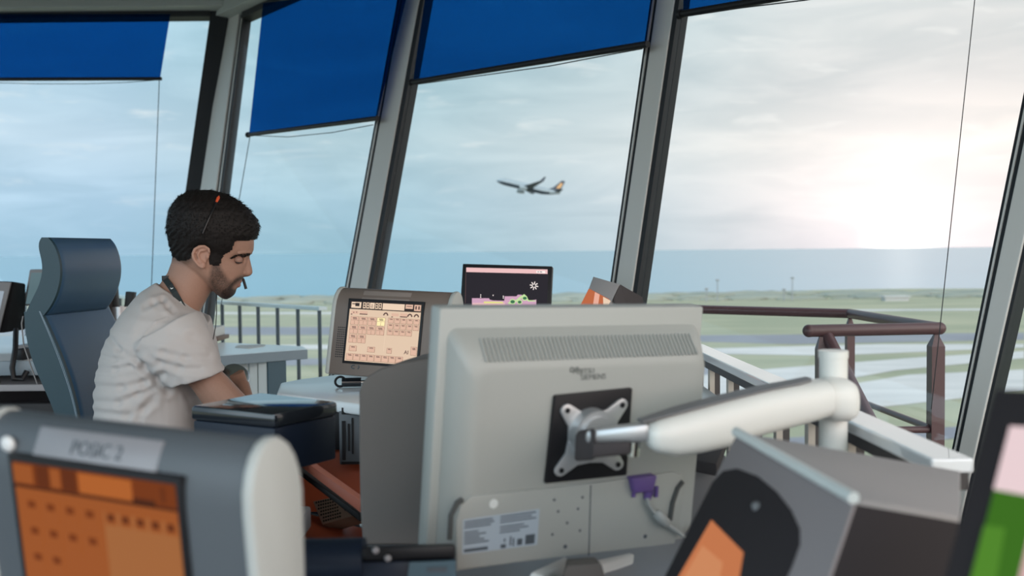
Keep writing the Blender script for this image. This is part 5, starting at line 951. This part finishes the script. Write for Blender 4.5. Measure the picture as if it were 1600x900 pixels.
# lanyard ribbon
def ribbon(pts, wvec, th, name, m_, parent):
    q = MB(); pts = [Vector(p) for p in pts]; rings = []
    for i, p in enumerate(pts):
        t_ = (pts[min(i+1, len(pts)-1)]-pts[max(i-1, 0)]).normalized(); o_ = p-Q0(285, 455, 0); o_ = (o_-t_*o_.dot(t_)).normalized(); w_ = t_.cross(o_).normalized()*wvec
        rings.append([p-w_-o_*th, p+w_-o_*th, p+w_+o_*th, p-w_+o_*th])
    q.loft(rings); return q.build(name, m_, parent, smooth=None), rings
lp_ = [(300, 503, -33), (295, 492, -45), (288, 480, -50), (281, 467, -50), (274, 455, -47), (267, 445, -38), (261, 438, -24), (257, 434, -8), (257, 434, 8), (261, 438, 24), (267, 445, 38), (274, 455, 47), (281, 467, 50), (288, 480, 50), (296, 494, 45)]
lo, rings = ribbon([Q0(*p) for p in lp_], .0068, .0012, 'lanyard', 'lanyard', man)
q = MB(); a_, b_ = Q0(295, 491, -46.5), Q0(279, 463, -51.0); d_ = (b_-a_); 
mx = Matrix.Translation(Q0(287.5, 478, -52.6)) @ Matrix((( *(rv*-.48+UP*.87-0*fv).normalized(), 0), (*((rv*.87+UP*.48)*-1).normalized(), 0), (*(-fv), 0), (0, 0, 0, 1))).transposed(); text(q, 'Lumni', .0125, mx, 0, .0004)
mx2 = Matrix.Translation(Q0(269.5, 449, -43.5)) @ mx.to_3x3().to_4x4(); q.build('lanyard_print', 'print_white', lo); q = MB(); text(q, 'r', .012, mx2, 0, .0004); q.build('lanyard_print', 'print_white', lo)
q = MB(); q.box((-.008, -.004, -.006), (.008, .004, .006), 0, .001, Matrix.Translation(Q0(259.5, 434.5, -16))); q.build('lanyard_clip', 'rubber', lo)
# headset
bp_ = []
for k in range(25):
    a_ = math.pi*(k/24)*1.0; 
    zz = -63*math.cos(a_); h_ = math.sin(a_)**.62; bp_.append(Q0(317+27*h_, 366-62*h_, zz))
q = MB(); q.tube(bp_, PX*1.6, 8); hs = q.build('headband', 'headband', man)
q = MB(); q.tube([bp_[5].lerp(bp_[6], .6)-fv*PX*2, bp_[7]-fv*PX*2, bp_[8].lerp(bp_[9], .3)-fv*PX*2], [PX*1.8, PX*2.8, PX*1.6], 10); q.build('headband_pad', 'orange_pad', hs, label='orange pad on the headband')
q = MB(); q.ball(Q0(318, 366, 57), PX*6); q.tube([Q0(318, 366, 57), Q0(320, 398, 60), Q0(340, 430, 50), Q0(366, 438, 30), Q0(380, 436, 12)], PX*1.2, 8); q.build('microphone_boom', 'headband', hs)
q = MB(); q.tube([Q0(379.2, 434.5, 4), Q0(380.5, 437.5, 3), Q0(384.5, 451.5, 2)], [PX*1.5, PX*2.2, PX*2.3], 12); q.build('microphone', 'rubber', hs)
q = MB(); q.tube([Q0(336, 448, 34), Q0(338.5, 462, 30), Q0(338.5, 490, 20), Q0(337, 510, 10), Q0(333.5, 528, 0), Q0(329.5, 541, -10), Q0(329, 556, 2), Q0(322, 580, 30)], PX*.75, 8); q.build('headset_cord', 'rubber', hs)
q = MB(); q.tube([Q0(329.6, 538, -13), Q0(329, 552, -15)], PX*2.4, 10); q.build('inline_switch', 'rubber', hs)
# watch on the far wrist
q = MB(); ax_ = (Ef-Wf).normalized(); c_ = Wf+ax_*.006; u_ = ax_.orthogonal().normalized(); v_ = ax_.cross(u_); rr_ = .0315
q.loft([[c_+ax_*h_+(u_*math.cos(2*math.pi*k/24)+v_*math.sin(2*math.pi*k/24))*r for k in range(24)] for r, h_ in ((rr_, -.010), (rr_+.0035, -.008), (rr_+.0035, .008), (rr_, .010))]); wt = q.build('wristwatch', 'chrome', man)
q = MB(); dd = (-fv*.75+UP*.5-rv*.2); dd = (dd-ax_*dd.dot(ax_)).normalized(); q.cyl(c_+dd*(rr_+.001), c_+dd*(rr_+.010), .017, 24); q.build('watch_case', 'silver', wt)
# trousers and shoes
tr = MB(); hip = Q(235, 765); hip.z = .56
for s in (-1, 1):
    hp = hip+fv*.09*s; kn = hp+rv*.42+fv*.05*s; kn.z = .53; an_ = kn+rv*-.02; an_.z = .10; ft = an_+rv*.16; ft.z = .05
    limb(tr, [(hp-rv*.03, .095), (hp+rv*.08, .095), (hp.lerp(kn, .6), .078), (kn, .064), (kn.lerp(an_, .35), .058), (an_, .045)]); 
tr.loft([[hip+UP*h_+rv*.13*math.cos(2*math.pi*k/24)*sc_+fv*.17*math.sin(2*math.pi*k/24)*sc_ for k in range(24)] for h_, sc_ in ((-.09, .8), (0, 1), (.10, .98), (.16, .93))])
tt = remesh([tr], .008, 4, 'legs'); tt.materials.append(M['trousers']); finish('trousers', tt, man, True, 180)
for s in (-1, 1):
    hp = hip+fv*.09*s; kn = hp+rv*.42+fv*.05*s; an_ = kn+rv*-.02; q = MB(); q.loft([[an_+rv*x+fv*w_*math.cos(2*math.pi*k/16)+UP*(z-an_.z+h_*math.sin(2*math.pi*k/16)) for k in range(16)] for x, w_, z, h_ in ((-.07, .02, .04, .03), (-.04, .036, .055, .05), (.05, .04, .05, .045), (.15, .045, .04, .035), (.20, .03, .032, .025))]); q.build('shoe', 'rubber', man)
